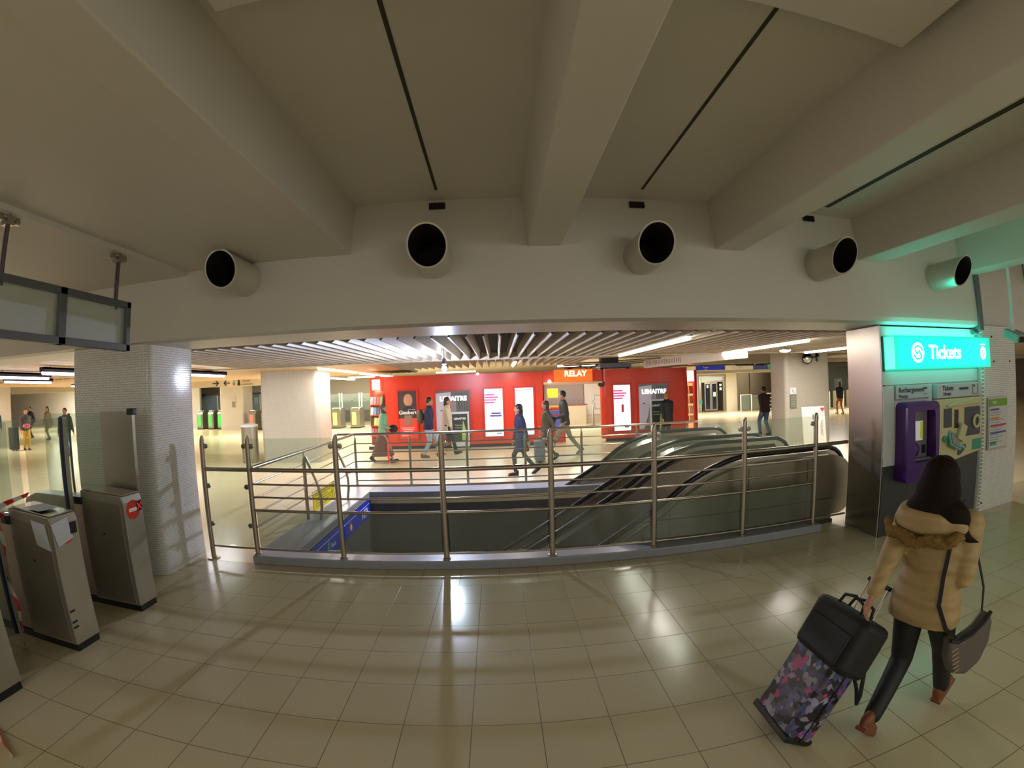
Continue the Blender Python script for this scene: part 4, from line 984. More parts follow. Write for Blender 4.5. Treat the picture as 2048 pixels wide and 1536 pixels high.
Rl = Matrix.Rotation(math.radians(-9.7), 3, 'X')
MB().rbox((.08, .145, .90), (.17, .01, .13), Rl).build('photo', mat('board_photo', (110, 118, 130), .4), o)
MB().prism([(.22, 1.13), (.36, 1.13), (.29, 1.03)], 'y', .165, .175).build('red_corner', mat('board_red', (216, 60, 50), .45), o)
text('INFORMATION', .10, (.24, .075, .48), mat('board_ink', (150, 144, 140), .5), o, (PI / 2 - math.radians(9.7), math.radians(-90), 0), world=False)
def mirror(x, y, z, ang, r, label):
    o = thing('convex_mirror', label, 'mirror', (x, y, z), ang, group='octagonal mirrors')
    n = MB(); n.lathe([(r, .0), (r, -.05), (r * .82, -.06)], (0, 0, 0), 8, 'y'); n.build('frame', M_black, o)
    n = MB(); n.lathe([(r * .80, -.062), (r * .4, -.095), (.02, -.105)], (0, 0, 0), 8, 'y'); n.build('mirror_glass', M_steel2, o)
    MB().tube([(0, 0, 0), (0, .30, .03)], .02, 6).build('bracket', M_black, o)
mirror(8.86, 11.05, 2.46, math.radians(-25), .165, 'left octagonal mirror at the top of the far right column')
mirror(9.25, 11.10, 2.50, math.radians(40), .13, 'right, darker octagonal mirror at the top of the far right column')
# glass gates and train-like glazing far right
o = thing('gate_bank', 'far glass and steel gate bank seen beside the ticket pillar', 'gate', (21.0, 22.0, 0))
for k in range(5):
    MB().box(-3.4 + k * 1.1, -3.2 + k * 1.1, -.5, .3, 0, 1.05).build('pedestal', mat('gate_cream', (196, 184, 150), .4), o, bevel=.03)
    MB().box(-3.32 + k * 1.1, -3.28 + k * 1.1, -.4, .2, 1.05, 1.75).build('glass_pane', M_glassg, o)
MB().box(-3.6, 2.4, 1.0, 1.1, 0, 2.5).build('back_glazing', mat('glazing_dark', (60, 60, 56), .2), o)

# ---------------------------------------------------------------- ticket gates far left
M_green = mat('lit_green', (60, 230, 70), .4, emit=(40, 235, 60), es=1.6)
M_lred = mat('lit_red', (255, 100, 80), .4, emit=(255, 90, 70), es=1.3)
M_gate = mat('gate_steel', (150, 148, 132), .28, metal=.7, noise=.05)
def far_gate(x, y, lit, label, group, root=None, w_=.30):
    if root: return dup(root, (x, y, 0), label)
    o = thing('ticket_gate', label, 'ticket gate', (x, y, 0), group=group)
    P = [(-.10, 0), (.75, 0), (.75, 1.02), (.55, 1.10), (.15, 1.12), (-.02, 1.05), (-.10, .90)]
    MB().prism(P, 'x', -w_ / 2, w_ / 2).build('body', M_gate, o, bevel=.03)
    MB().box(-w_ * .30, w_ * .12, -.115, -.09, .18, .86).build('light_strip', lit, o, bevel=.02)
    MB().box(-w_ / 2 - .01, w_ / 2 + .01, -.12, .77, 0, .05).build('plinth', M_black, o)
    MB().box(-w_ * .3, w_ * .3, -.06, .06, 1.07, 1.12).build('card_reader', MW, o, bevel=.01)
    MB().box(-.008, .008, .25, .72, 1.08, 1.82).build('glass_wing', M_glassg, o)
    return o
g0 = far_gate(-17.95, 24.0, M_green, 'green lit ticket gate beside the near tiled column, leftmost of the three', 'green lit gates far left', w_=.42)
far_gate(-17.15, 24.0, 0, 'green lit ticket gate in the middle of the three left of the cream pillar', 0, g0)
far_gate(-16.45, 24.0, 0, 'green lit ticket gate touching the cream pillar, rightmost of the three', 0, g0)
g1 = far_gate(-13.75, 23.2, M_lred, 'red lit ticket gate just right of the distant cream pillar', 'red lit gates far left', w_=.42)
far_gate(-12.95, 23.2, 0, 'red lit ticket gate behind the steel litter bin', 0, g1)
g2 = far_gate(-8.80, 23.6, mat('lit_lime', (190, 220, 120), .4, emit=(170, 225, 90), es=.9), 'pale lime lit gate, middle one left of the red newsstand', 'pale gates left of the newsstand', w_=.55)
far_gate(-9.95, 23.6, 0, 'pale lime lit gate half hidden by the far cream column', 0, g2)
far_gate(-7.70, 23.6, 0, 'pale lime lit gate nearest the red newsstand', 0, g2)
sc_ = thing('glass_screen', 'tall white framed glass screens behind the pale gates', 'screen', (-8.3, 25.2, 0))
for x in (-1.7, -.9, -.75, .3, .45, 1.4): MB().box(x, x + .06, 0, .06, 0, 1.9).build('frame_post', M_white, sc_)
MB().box(-1.7, 1.46, .02, .04, .9, 1.85).build('glass_pane', M_glass, sc_)
MB().box(-3.5, 1.9, 4.0, 4.1, .0, 1.3).build('dark_base', mat('base_grey', (110, 112, 108), .4), sc_)
fr = MB()
for k in range(14): fr.box(-1.5 + (k * .37) % 2.8, -1.35 + (k * .37) % 2.8, 3.97, 3.99, 1.35 + .06 * (k % 3), 1.38 + .06 * (k % 3))
fr.build('small_marks', mat('mark_dark', (70, 72, 78), .5), sc_)
# glazing behind the green gates
gz = thing('glazed_front', 'blue-grey glazed shop front behind the green lit gates', 'shop front', (-20, 27.5, 0))
MB().box(-3.5, 8.0, 0, .1, .0, 2.0).build('glazing', mat('glaze_blue', (96, 116, 140), .15, noise=.3, nscale=1.2), gz)
for x in (-2.5, -.6, .9, 2.6, 4.3, 6.0): MB().box(x, x + .10, -.05, 0, 0, 2.0).build('mullion', mat('mullion', (190, 190, 170), .4), gz)
MB().box(-3.5, 8.0, -.06, 0, 2.0, 2.12).build('header', mat('header_dark', (60, 50, 50), .5), gz)
o = thing('info_plate', 'small grey notice on the distant cream pillar', 'sign', (-15.1, 23.38, 1.6)); MB().box(-.14, .14, -.01, .01, -.35, .30).build('plate', mat('plate_pale', (186, 180, 166), .5), o)
MB().box(-.10, .10, -.015, -.01, -.30, .02).build('text_block', mat('plate_grey', (130, 126, 110), .5), o)
# litter bin beside the far cream column
o = thing('litter_bin', 'cylindrical steel litter bin left of the far cream column', 'litter bin', (-7.25, 12.0, 0))
MB().lathe([(.24, .0), (.25, .02), (.25, 1.04)], (0, 0, 0), 28).build('body', M_steel, o, smooth='auto')
MB().lathe([(.26, 1.04), (.26, 1.10), (.12, 1.13)], (0, 0, 0), 28).build('lid', M_white, o, smooth='auto')
o = thing('information_totem', 'dark blue information totem behind the steel litter bin', 'totem', (-7.7, 14.2, 0))
MB().box(-.22, .42, -.1, .1, 0, 1.85).build('body', mat('totem_blue', (40, 40, 66), .35), o, bevel=.02)
MB().box(-.18, .38, -.11, -.10, 1.45, 1.52).build('white_band', MW, o)
MB().box(-.18, .38, -.11, -.10, .50, 1.30).build('poster', mat('totem_grey', (90, 96, 104), .4), o)
# posters at the far left, dark hanging box, blue board
for x, w_, c_, lab in ((-31.0, 2.0, (206, 188, 150), 'pale tan poster on the far left wall, left one'), (-28.6, 1.9, (222, 190, 160), 'peach poster on the far left wall, right one')):
    o = thing('wall_poster', lab, 'poster', (x, 26.6, 1.0), group='posters on the far left wall')
    MB().box(-w_ / 2 - .06, w_ / 2 + .06, 0, .06, -.06, 1.36).build('frame', mat('frame_brown', (110, 96, 80), .5), o); MB().box(-w_ / 2, w_ / 2, -.01, .0, 0, 1.3).build('sheet', inkmat(c_), o)
    MB().ball((0, -.012, .7), .5, .004, .35).build('picture', inkmat((226, 170, 130)), o)
mb = MB(); mb.box(-50, -20, 26.7, 26.9, 0, 2.78); struct('wall_left_back', mb, mat('far_white_wall', (222, 220, 214), .35, noise=.04))
o = thing('hanging_box', 'black box with a grey vented base hung under the ceiling at the far left edge', 'ceiling unit', (-8.3, 5.2, 2.69))
MB().box(-.75, .79, -.3, .3, .0, .17).build('box', M_black, o, bevel=.01); MB().box(-.72, .70, -.25, .25, -.04, .0).build('vented_base', mat('vent_base', (120, 116, 96), .5), o)
MB().tube([(0, 0, .17), (0, 0, .3)], .02, 6).build('hanger', M_black, o)
o = thing('blue_board', 'blue and white board on the thin pillar at the far left edge', 'sign', (-26.1, 15.0, 1.3)); MB().box(-1.4, .5, -.03, .03, -.2, .42).build('panel', mat('board_blue', (40, 60, 140), .4), o)
MB().box(-1.4, .5, -.04, -.03, .42, .62).build('white_top', MW, o); MB().tube([(0, 0, -1.3), (0, 0, -.2)], .03, 8).build('post', M_steel, o)

# ---------------------------------------------------------------- near ticket gates at the left
M_end = mat('gate_end_steel', (178, 174, 162), .36, metal=.75, noise=.05, nscale=8, bump=.04, bscale=120)
M_side = mat('gate_side_steel', (160, 152, 140), .38, metal=.75, noise=.08, nscale=6)
M_nored = mat('no_entry_red', (214, 48, 36), .4)
def near_gate(y0, y1, label, cross, black):
    yc = (y0 + y1) / 2
    o = thing('ticket_gate', label, 'ticket gate', (-3.6, yc, 0), group='steel ticket gates in the near row')
    hw = (y1 - y0) / 2
    MB().prism([(-3.92, .06), (-3.33, .06), (-3.33, 1.03), (-3.36, 1.09), (-3.92, 1.12)], 'y', y0, y1).build('head_block', M_end, o, world=True, bevel=.008)
    MB().prism([(-3.915, .08), (-3.38, .08), (-3.38, 1.02), (-3.915, 1.05)], 'y', y0 - .004, y0 + .01).build('side_panel', M_side, o, world=True, bevel=.003)
    MB().prism([(-4.95, .06), (-3.93, .06), (-3.93, .98), (-4.1, 1.04), (-4.7, 1.04), (-4.88, .98), (-4.95, .84)], 'y', y0 + .02, y1 - .02).build('rear_body', M_side, o, world=True, bevel=.012)
    MB().box(-4.93, -3.34, y0 + .01, y1 - .01, 0, .06).build('plinth', M_black, o, world=True)
    MB().prism([(-3.90, 1.12), (-3.36, 1.092), (-3.36, 1.10), (-3.88, 1.135)], 'y', y0 + .015, y1 - .015).build('top_cover', M_steel2, o, world=True, bevel=.003)
    # sticker on the end face
    c = MB(); c.lathe([(.088, 0), (.088, .003)], (-3.330, yc - .01, .955), 28, 'x')
    s = c.build('no_entry_sticker', M_nored, o, world=True)
    MB().box(-3.327, -3.3245, yc - .065, yc + .05, .940, .972).build('white_bar', MW, s, world=True)
    dpl = MB().box(-3.3275, -3.3235, yc + .035, yc + .105, .93, 1.02).build('display', M_black, o, world=True)
    if cross:
        n = MB()
        for k in range(5):
            n.box(-3.3230, -3.3215, yc + .044 + k * .011, yc + .050 + k * .011, .945 + k * .013, .953 + k * .013).box(-3.3230, -3.3215, yc + .088 - k * .011, yc + .094 - k * .011, .945 + k * .013, .953 + k * .013)
        n.build('red_cross_dots', mat('led_red', (255, 40, 50), .4, emit=(255, 30, 50), es=2.0), dpl, world=True)
    MB().box(-3.65, -3.63, y0 - .008, y0, .72, .735).build('lock', M_black, o, world=True)
    if black:
        for k, z in enumerate((.335, .245, .20)): MB().box(-3.334, -3.325, y0 + .01, y0 + .06, z, z + .016).build('hinge', M_black, o, world=True)
    # low black inlet at the back of the head block
    MB().box(-4.02, -3.90, y0 - .03, y0 + .06, .99, 1.06).build('inlet', M_black, o, world=True, bevel=.008)
    return o
near_gate(3.17, 3.41, 'steel ticket gate with a lit red cross, beside the mosaic column', True, False)
near_gate(2.37, 2.63, 'steel ticket gate with white papers taped on its top', False, True)
near_gate(1.30, 1.80, 'wide steel ticket gate cut by the left edge of the picture', False, False)
# glass wings and tall door leaves
def leaf(x, ya, yb, z0, z1, label, stile=True):
    o = thing('gate_door_leaf', label, 'gate leaf', (x, (ya + yb) / 2, z0), group='glass leaves of the near gates')
    MB().box(x - .008, x + .008, ya, yb - .07 if stile else yb, z0, z1).build('glass_pane', M_glassg, o, world=True)
    if stile:
        MB().box(x - .02, x + .02, yb - .07, yb - .018, z0, z1).build('stile', mat('leaf_stile', (176, 178, 156), .35), o, world=True, bevel=.004)
        MB().box(x - .02, x + .02, yb - .09, yb - .07, z0, z1).build('rubber_edge', mat('leaf_blue', (26, 32, 86), .4), o, world=True)
    return o
leaf(-3.99, 2.66, 3.14, .08, 1.80, 'tall glass leaf with a dark blue edge left of the red-cross gate')
leaf(-3.99, 1.84, 2.33, .08, 1.25, 'low glass leaf with a pale stile beside the papered gate')
for y, zt, lab in ((3.50, 1.82, 'glass wing with a steel backed half beside the mosaic column'), (2.56, 1.80, 'glass wing standing over the papered gate'), (2.44, 1.79, 'second thinner glass wing over the papered gate')):
    o = thing('glass_wing', lab, 'glass panel', (-4.3, y, 1.0), group='glass wings over the near gates')
    MB().box(-4.85, -3.95 if y < 3 else -3.90, y - .006, y + .006, 1.055 if y < 3 else .06, zt).build('glass_pane', M_glassg, o, world=True)
    MB().box(-4.42, -4.40, y - .008, y + .008, 1.055 if y < 3 else .06, zt).build('joint', mat('leaf_green', (70, 96, 78), .3), o, world=True)
    if y > 3:
        MB().box(-3.90, -3.46, y - .008, y + .012, 1.0, 1.83).build('steel_panel', M_side, o, world=True)
        MB().box(-3.47, -3.44, y - .02, y + .02, .0, 1.86).build('post', M_side, o, world=True)
        MB().box(-3.50, -3.41, y - .035, y + .025, 1.80, 1.86).build('post_cap', M_black, o, world=True, bevel=.008)
# taped sheets of paper on the middle gate
for v, lab in (([(-3.60, 2.366, 1.055), (-3.42, 2.366, 1.035), (-3.38, 2.366, .83), (-3.56, 2.366, .86)], 'white sheet taped to the side of the papered gate, left'),
               ([(-3.325, 2.36, 1.045), (-3.325, 2.52, 1.07), (-3.325, 2.56, .90), (-3.325, 2.40, .86)], 'tilted white sheet taped on the front corner of the papered gate'),
               ([(-3.72, 2.40, 1.135), (-3.50, 2.39, 1.126), (-3.47, 2.56, 1.124), (-3.70, 2.58, 1.134)], 'white sheet lying on top of the papered gate')):
    c = Vector(v[0]) - Vector(v[1]); d = Vector(v[2]) - Vector(v[1]); nn = c.cross(d).normalized() * .0015
    o = MB().add([Vector(p) - nn for p in v] + [Vector(p) + nn for p in v], [(0, 3, 2, 1), (4, 5, 6, 7), (0, 1, 5, 4), (1, 2, 6, 5), (2, 3, 7, 6), (3, 0, 4, 7)]).build('paper_sheet', mat('paper', (196, 200, 208), .6))
    tag(o, lab, 'paper sheet', 'papers taped to a gate')
# red and white barrier tape
def tape(pts, label, w_=.05):
    n = MB(); V = []; F = []
    P = [Vector(p) for p in pts]
    # resample
    Q = []
    for i in range(len(P) - 1):
        for k in range(8): Q.append(P[i].lerp(P[i + 1], k / 8))
    Q.append(P[-1])
    for i, p in enumerate(Q):
        a = .5 + .9 * math.sin(i * .35)
        u = Vector((math.cos(a) * .4, math.sin(a) * .5, math.cos(a * .7))).normalized() * w_ / 2
        V += [p - u, p + u]
    for i in range(len(Q) - 1): F.append((2 * i, 2 * i + 1, 2 * i + 3, 2 * i + 2))
    n.add(V, F)
    m = MATS.get('barrier_tape')
    if not m:
        m = mat('barrier_tape', (220, 220, 220), .4); nt = m.node_tree; b = nt.nodes['Principled BSDF']
        geo = nt.nodes.new('ShaderNodeNewGeometry'); sp_ = nt.nodes.new('ShaderNodeSeparateXYZ'); nt.links.new(geo.outputs['Position'], sp_.inputs[0])
        s1 = math_node(nt, 'ADD', sp_.outputs[2], math_node(nt, 'MULTIPLY', sp_.outputs[1], .8)); s1 = math_node(nt, 'ADD', s1, sp_.outputs[0])
        g = math_node(nt, 'GREATER_THAN', math_node(nt, 'FRACT', math_node(nt, 'MULTIPLY', s1, 5.0)), .5)
        mx = nt.nodes.new('ShaderNodeMix'); mx.data_type = 'RGBA'; mx.inputs[6].default_value = lin((206, 200, 200)); mx.inputs[7].default_value = lin((200, 30, 36))
        nt.links.new(g, mx.inputs[0]); nt.links.new(mx.outputs[2], b.inputs['Base Color'])
    o = n.build('barrier_tape', m, fix=False)
    so = o.modifiers.new('thickness', 'SOLIDIFY'); so.thickness = .0015
    return tag(o, label, 'barrier tape', 'red and white barrier tape')
tape([(-4.05, 1.80, 1.06), (-4.02, 2.1, 1.07), (-3.95, 2.36, 1.15), (-3.86, 2.55, 1.20)], 'red and white tape stretched between the two nearest gates, upper strand')
tape([(-4.0, 1.80, .98), (-3.98, 2.1, 1.04), (-3.94, 2.34, 1.08)], 'red and white tape stretched between the two nearest gates, lower strand')
tape([(-3.88, 2.22, 1.06), (-3.84, 2.24, .85), (-3.86, 2.21, .6), (-3.80, 2.22, .36), (-3.84, 2.2, .004)], 'red and white tape hanging down in front of the papered gate')
tape([(-3.90, 2.14, 1.05), (-3.98, 2.10, .80), (-3.93, 2.12, .62)], 'short loose end of red and white tape beside the low glass leaf')
tape([(-3.2, 1.38, .006), (-2.98, 1.32, .008), (-2.75, 1.24, .006)], 'scrap of red and white tape lying on the floor at the left edge')
# hanging perspex sign frame at the left
hf = thing('overhead_sign', 'grey metal frame with clear panels hung from the ceiling over the near gates', 'sign frame', (-3.18, 1.3, 2.36))
ya, yb, z0, z1 = -1.2, 3.17, 2.355, 2.775
MF = mat('frame_grey', (96, 100, 104), .45, noise=.04)
for nm, b_ in (('bottom_bar', (ya, yb, z0, z0 + .055)), ('top_bar', (ya, yb, z1 - .055, z1)), ('end_bar', (yb - .05, yb, z0, z1)), ('mullion', (2.40, 2.47, z0, z1)), ('mullion', (1.30, 1.37, z0, z1)), ('mullion', (.2, .27, z0, z1))):
    MB().box(-3.22, -3.14, b_[0], b_[1], b_[2], b_[3]).build(nm, MF, hf, world=True, bevel=.004)
for a, b in ((2.47, 3.12), (1.37, 2.40), (.27, 1.30)):
    MB().box(-3.186, -3.174, a, b, z0 + .05, z1 - .05).build('clear_panel', glassmat('perspex', (206, 212, 206), a=.5, rough=.15) if 'perspex' not in MATS else MATS['perspex'], hf, world=True)
    MB().box(-3.188, -3.172, a + .0, b - .10, z0 + .06, z1 - .17).build('frosted_sheet', glassmat('frosted', (216, 222, 220), a=.7, rough=.3) if 'frosted' not in MATS else MATS['frosted'], hf, world=True)
for y in (3.02, 1.91, .6):
    MB().tube([(-3.175, y, z1 - .08), (-3.175, y, 3.175)], .011, 8).tube([(-3.200, y, z1 - .08), (-3.200, y, 3.17)], .011, 8).build('rod', mat('rod_violet', (110, 98, 108), .35, metal=.8), hf, world=True, smooth='auto')
    n = MB(); n.box(-3.23, -3.15, y - .03, y + .03, 3.10, 3.165).tube([(-3.19, y - .07, 3.16), (-3.19, y + .07, 3.16)], .016, 8).lathe([(.02, 3.17), (.03, 3.13), (.02, 3.12)], (-3.19, y - .07, 0), 8).lathe([(.02, 3.17), (.03, 3.13), (.02, 3.12)], (-3.19, y + .07, 0), 8)
    n.build('clamp', M_steel, hf, world=True)
# ---------------------------------------------------------------- people
def ik(a, b, l1, l2, bend):
    a, b = Vector(a), Vector(b); d = b - a; L = min(d.length, (l1 + l2) * .999)
    u = d.normalized(); b = a + u * L
    x = (l1 * l1 - l2 * l2 + L * L) / (2 * L); h = math.sqrt(max(0, l1 * l1 - x * x))
    w = Vector(bend); w = (w - u * w.dot(u)).normalized()
    return a + u * x + w * h, b
def limb(mb, pts, rs, seg=14):
    # smooth tapered limb through the joints, rounded ends
    P = [Vector(p) for p in pts]; Q = []; R = []
    for i in range(len(P) - 1):
        n = 6
        for k in range(n):
            t_ = k / n; Q.append(P[i].lerp(P[i + 1], t_)); R.append(rs[i] * (1 - t_) + rs[i + 1] * t_)
    Q.append(P[-1]); R.append(rs[-1])
    mb.tube(Q, 0, seg, rs=R)
    for p, r in zip(P, rs): mb.ball(p, r * .99, seg=seg, rings=8)
def torso(mb, rings, seg=20):
    V = []; F = []
    for x, y, z, w_, d_ in rings:
        for k in range(seg):
            t_ = 2 * PI * k / seg
            c, s_ = math.cos(t_), math.sin(t_)
            V.append((x + d_ * abs(c) ** .85 * (1 if c > 0 else -1), y + w_ * abs(s_) ** .85 * (1 if s_ > 0 else -1), z))
    n = len(rings)
    for i in range(n - 1): F += [(i * seg + k, i * seg + (k + 1) % seg, (i + 1) * seg + (k + 1) % seg, (i + 1) * seg + k) for k in range(seg)]
    F += [tuple(range(seg))[::-1], tuple(range((n - 1) * seg, n * seg))]
    mb.add(V, F)
def fuse(o, vox, it=3):
    r = o.modifiers.new('fuse', 'REMESH'); r.mode = 'VOXEL'; r.voxel_size = vox; r.use_smooth_shade = True
    s_ = o.modifiers.new('soften', 'SMOOTH'); s_.factor = .5; s_.iterations = it
    return o
def hand(mb, wrist, dirv, side, s, curl=.5, palm_n=None):
    # palm, four unequal bent fingers and a thumb leaving the side of the palm
    d = Vector(dirv).normalized(); n = Vector(palm_n) if palm_n else Vector((0, -side, 0)); n = (n - d * n.dot(d)).normalized(); sd = d.cross(n)
    w_ = Vector(wrist)
    for k in (-1, 0, 1): limb(mb, [w_, w_ + d * .045 * s + sd * .014 * k * s, w_ + d * .085 * s + sd * .020 * k * s], [.018 * s, .018 * s, .015 * s], 8)
    for k, ln in zip((-1.5, -.5, .5, 1.5), (.058, .072, .076, .068)):
        b0 = w_ + d * .085 * s + sd * .015 * k * s; q = [b0]; a = 0
        for j, f in enumerate((.42, .32, .26)):
            a += curl * (.9, 1.1, .8)[j]
            q.append(q[-1] + (d * math.cos(a) + n * math.sin(a)) * ln * f * s)
        limb(mb, q, [.0088 * s, .0084 * s, .0078 * s, .0066 * s], 8)
    q0 = w_ + d * .03 * s + sd * .024 * s
    limb(mb, [q0, q0 + (d * .6 + sd * .6 + n * .3).normalized() * .032 * s, q0 + (d * .85 + sd * .35 + n * .6 * curl * 2).normalized() * .058 * s], [.012 * s, .0105 * s, .008 * s], 8)
SKIN = mat('skin', (176, 126, 100), .5, noise=.05)
def person(loc, heading, s, label, cloth, legs, jacket, trousers, shoes, hair, hairstyle='short', footL=(-.28, .08, .06), footR=(.30, -.08, .0), handL=(-.12, .25, .80), handR=(.16, -.25, .82), lean=.04, coat=.0, skirt=None, vox=.016, headyaw=0., bulk=1., name='person'):
    o = thing(name, label, 'person', loc, heading)
    f = s / 1.70
    hipz = .90 - .02; sh = 1.38
    lx = lean
    J = {}
    for nm, y, ft in (('L', .09, footL), ('R', -.09, footR)):
        hip = Vector((0, y, hipz)); an = Vector((ft[0], ft[1], ft[2] + .085))
        k, an = ik(hip, an, .43, .42, (1, 0, 0)); J['leg' + nm] = (hip, k, an)
    for nm, y, hd in (('L', .185, handL), ('R', -.185, handR)):
        shd = Vector((lx * .9, y, sh - .02)); e, w_ = ik(shd, hd, .29, .26, (-1, .25 if y > 0 else -.25, -.2)); J['arm' + nm] = (shd, e, w_)
    X = Matrix.Scale(f, 4)
    hc = Vector((lx * 1.15 + .015, 0, 1.585))
    RH = Matrix.Rotation(headyaw, 3, 'Z')
    # body: one continuous figure
    b = MB()
    torso(b, [(0, 0, .80, .12, .09), (0, 0, .90, .155, .105), (lx * .3, 0, 1.02, .125, .09), (lx * .6, 0, 1.20, .145, .10), (lx * .85, 0, 1.34, .165, .095), (lx * .95, 0, 1.42, .10, .07), (lx, 0, 1.45, .055, .055)])
    limb(b, [(lx, 0, 1.40), (lx * 1.1, 0, 1.50)], [.055, .05])
    b.ball(hc, .092, .075, .115, seg=20, rings=14, rot=RH)
    b.ball(hc + RH @ Vector((.02, 0, -.055)), .068, .055, .062, rot=RH)
    b.ball(hc + RH @ Vector((.093, 0, -.012)), .020, .012, .022); b.ball(hc + RH @ Vector((.076, 0, -.055)), .016, .022, .008)
    for sd in (-1, 1): b.ball(hc + RH @ Vector((-.002, sd * .078, -.01)), .018, .008, .028)
    for nm in 'LR':
        h, k, a = J['leg' + nm]; limb(b, [h, h.lerp(k, .5), k, k.lerp(a, .35), a], [.080, .066, .050, .050, .036])
        s0, e, w_ = J['arm' + nm]; limb(b, [s0, e, w_], [.050, .040, .027])
        hand(b, w_, (w_ - e), 1 if nm == 'L' else -1, 1.0, .35, (0, -1 if nm == 'L' else 1, 0))
    b.xf(X); fuse(b.build('body', SKIN, o, smooth=True), vox * .6 if vox < .014 else .013, 2)
    for sd in (-1, 1):
        e_ = MB(); e_.ball(hc + RH @ Vector((.081, sd * .030, .012)), .010, .012, .008); e_.xf(X); e_.build('eye', mat('eye_dark', (36, 28, 26), .3), o, smooth=True)
    m_ = MB(); m_.ball(hc + RH @ Vector((.086, 0, -.060)), .006, .022, .006); m_.xf(X); m_.build('mouth', mat('lips', (150, 84, 76), .5), o, smooth=True)
    # jacket
    j = MB(); B = bulk
    lowz = .80 - coat
    rg = [(0, 0, lowz, .185 * B + coat * .12, .135 * B + coat * .12), (0, 0, .90, .180 * B, .135 * B), (lx * .3, 0, 1.03, .155 * B, .12 * B), (lx * .6, 0, 1.20, .17 * B, .13 * B), (lx * .85, 0, 1.345, .195, .12), (lx * .92, 0, 1.42, .13, .09), (lx, 0, 1.475, .075, .075)]
    torso(j, rg)
    for nm in 'LR':
        s0, e, w_ = J['arm' + nm]; limb(j, [s0, s0.lerp(e, .5), e, e.lerp(w_, .9)], [.070 * B, .062 * B, .055 * B, .040 * B])
    j.xf(X); fuse(j.build('jacket', jacket, o, smooth=True), vox, 3)
    # trousers or skirt
    t_ = MB()
    if skirt:
        torso(t_, [(-.02, 0, skirt, .26, .34), (-.01, 0, (skirt + .85) * .55, .20, .22), (0, 0, .86, .16, .12), (0, 0, .98, .14, .11)])
        t_.xf(X); fuse(t_.build('skirt', trousers, o, smooth=True), vox, 3)
    else:
        torso(t_, [(0, 0, .80, .145, .11), (0, 0, .90, .165, .115), (0, 0, 1.0, .145, .10)])
        for nm in 'LR':
            h, k, a = J['leg' + nm]; limb(t_, [h, h.lerp(k, .5), k, a.lerp(k, .08)], [.096 * legs, .082 * legs, .064 * legs, .052 * legs])
        t_.xf(X); fuse(t_.build('trousers', trousers, o, smooth=True), vox, 3)
    # shoes
    for nm, ft in (('L', footL), ('R', footR)):
        h, k, a = J['leg' + nm]
        pitch = math.radians(-38) if ft[2] > .04 else (math.radians(16) if ft[0] > .2 else 0)
        q = MB(); q.ball((.055, 0, -.045), .13, .045, .042); q.ball((-.03, 0, -.01), .055, .042, .07); q.box(-.075, .18, -.04, .04, -.088, -.062)
        q.xf(Matrix.Translation(a) @ Matrix.Rotation(-pitch, 4, 'Y')); q.xf(X)
        fuse(q.build('shoe', shoes, o, smooth=True), max(.007, vox * .6), 2)
    # hair
    q = MB()
    q.ball(hc + RH @ Vector((-.018, 0, .028)), .098, .086, .105, seg=20, rings=14)
    if hairstyle == 'long':
        q.ball(hc + RH @ Vector((-.055, 0, -.05)), .065, .085, .12); q.ball(hc + RH @ Vector((-.06, 0, -.17)), .055, .09, .12)
    elif hairstyle == 'bun': q.ball(hc + RH @ Vector((-.10, 0, .03)), .05, .05, .05)
    elif hairstyle == 'scarf':
        q.ball(hc + RH @ Vector((-.03, 0, -.10)), .075, .085, .10); q.ball((lx, 0, 1.43), .10, .13, .06)
    q.xf(X)
    # carve the face open by keeping the hair behind the brow
    fuse(q.build('headscarf' if hairstyle == 'scarf' else 'hair', hair, o, smooth=True), vox * .8, 3)
    return o, J, f
cm = lambda n, c, r=.7, **k: mat(n, c, r, noise=k.get('noise', .10), nscale=30, bump=.1, bscale=80)
NAVY = cm('cloth_navy', (34, 38, 70)); BLK = cm('cloth_black', (26, 26, 30)); DK = cm('cloth_dark_grey', (58, 56, 58)); OLV = cm('cloth_olive', (78, 72, 54)); MAR = cm('cloth_maroon', (96, 48, 46))
JEAN = cm('cloth_jeans', (84, 116, 156)); LJEAN = cm('cloth_light_jeans', (150, 172, 190)); GRY = cm('cloth_grey', (140, 134, 122)); BEI = cm('cloth_beige', (196, 178, 150)); GRN = cm('cloth_green', (126, 170, 132))
SKRT = cm('cloth_skirt', (112, 66, 62), noise=.35); BRN = cm('cloth_rust', (150, 72, 40)); CAM = cm('cloth_camel', (140, 118, 84), noise=.3)
HB = mat('hair_brown', (50, 32, 26), .55, noise=.2, nscale=60); HD = mat('hair_dark', (28, 22, 22), .5, noise=.2, nscale=60)
SH = mat('shoe_black', (24, 24, 26), .4); SHB = mat('shoe_brown', (120, 66, 40), .45, noise=.15, nscale=40); SHG = mat('shoe_grey', (110, 108, 104), .5)
V_ = .02
o, J, f = person((-3.15, 11.95, 0), math.radians(5), 1.60, 'person in a green top, headscarf and long maroon skirt walking right', 1, 1, GRN, SKRT, BLK, mat('scarf_brown', (84, 64, 58), .7), 'scarf', footL=(-.34, .08, .05), footR=(.26, -.08, 0), skirt=.20, vox=V_, handL=(.24, .12, 1.0), handR=(.24, -.12, 1.0))
hb = MB().ball((-2.84, 11.92, .92), .13, .08, .11).build('handbag', BLK, smooth=True); tag(hb, 'small black handbag held in front by the person in the long maroon skirt', 'handbag')
rs_ = MB().box(-2.98, -2.93, 11.70, 11.74, .03, .66).build('red_banner', mat('red_strip', (250, 50, 50), .4, emit=(250, 40, 40), es=.5), bevel=.008); tag(rs_, 'slim upright red marker standing in front of the long maroon skirt', 'marker')
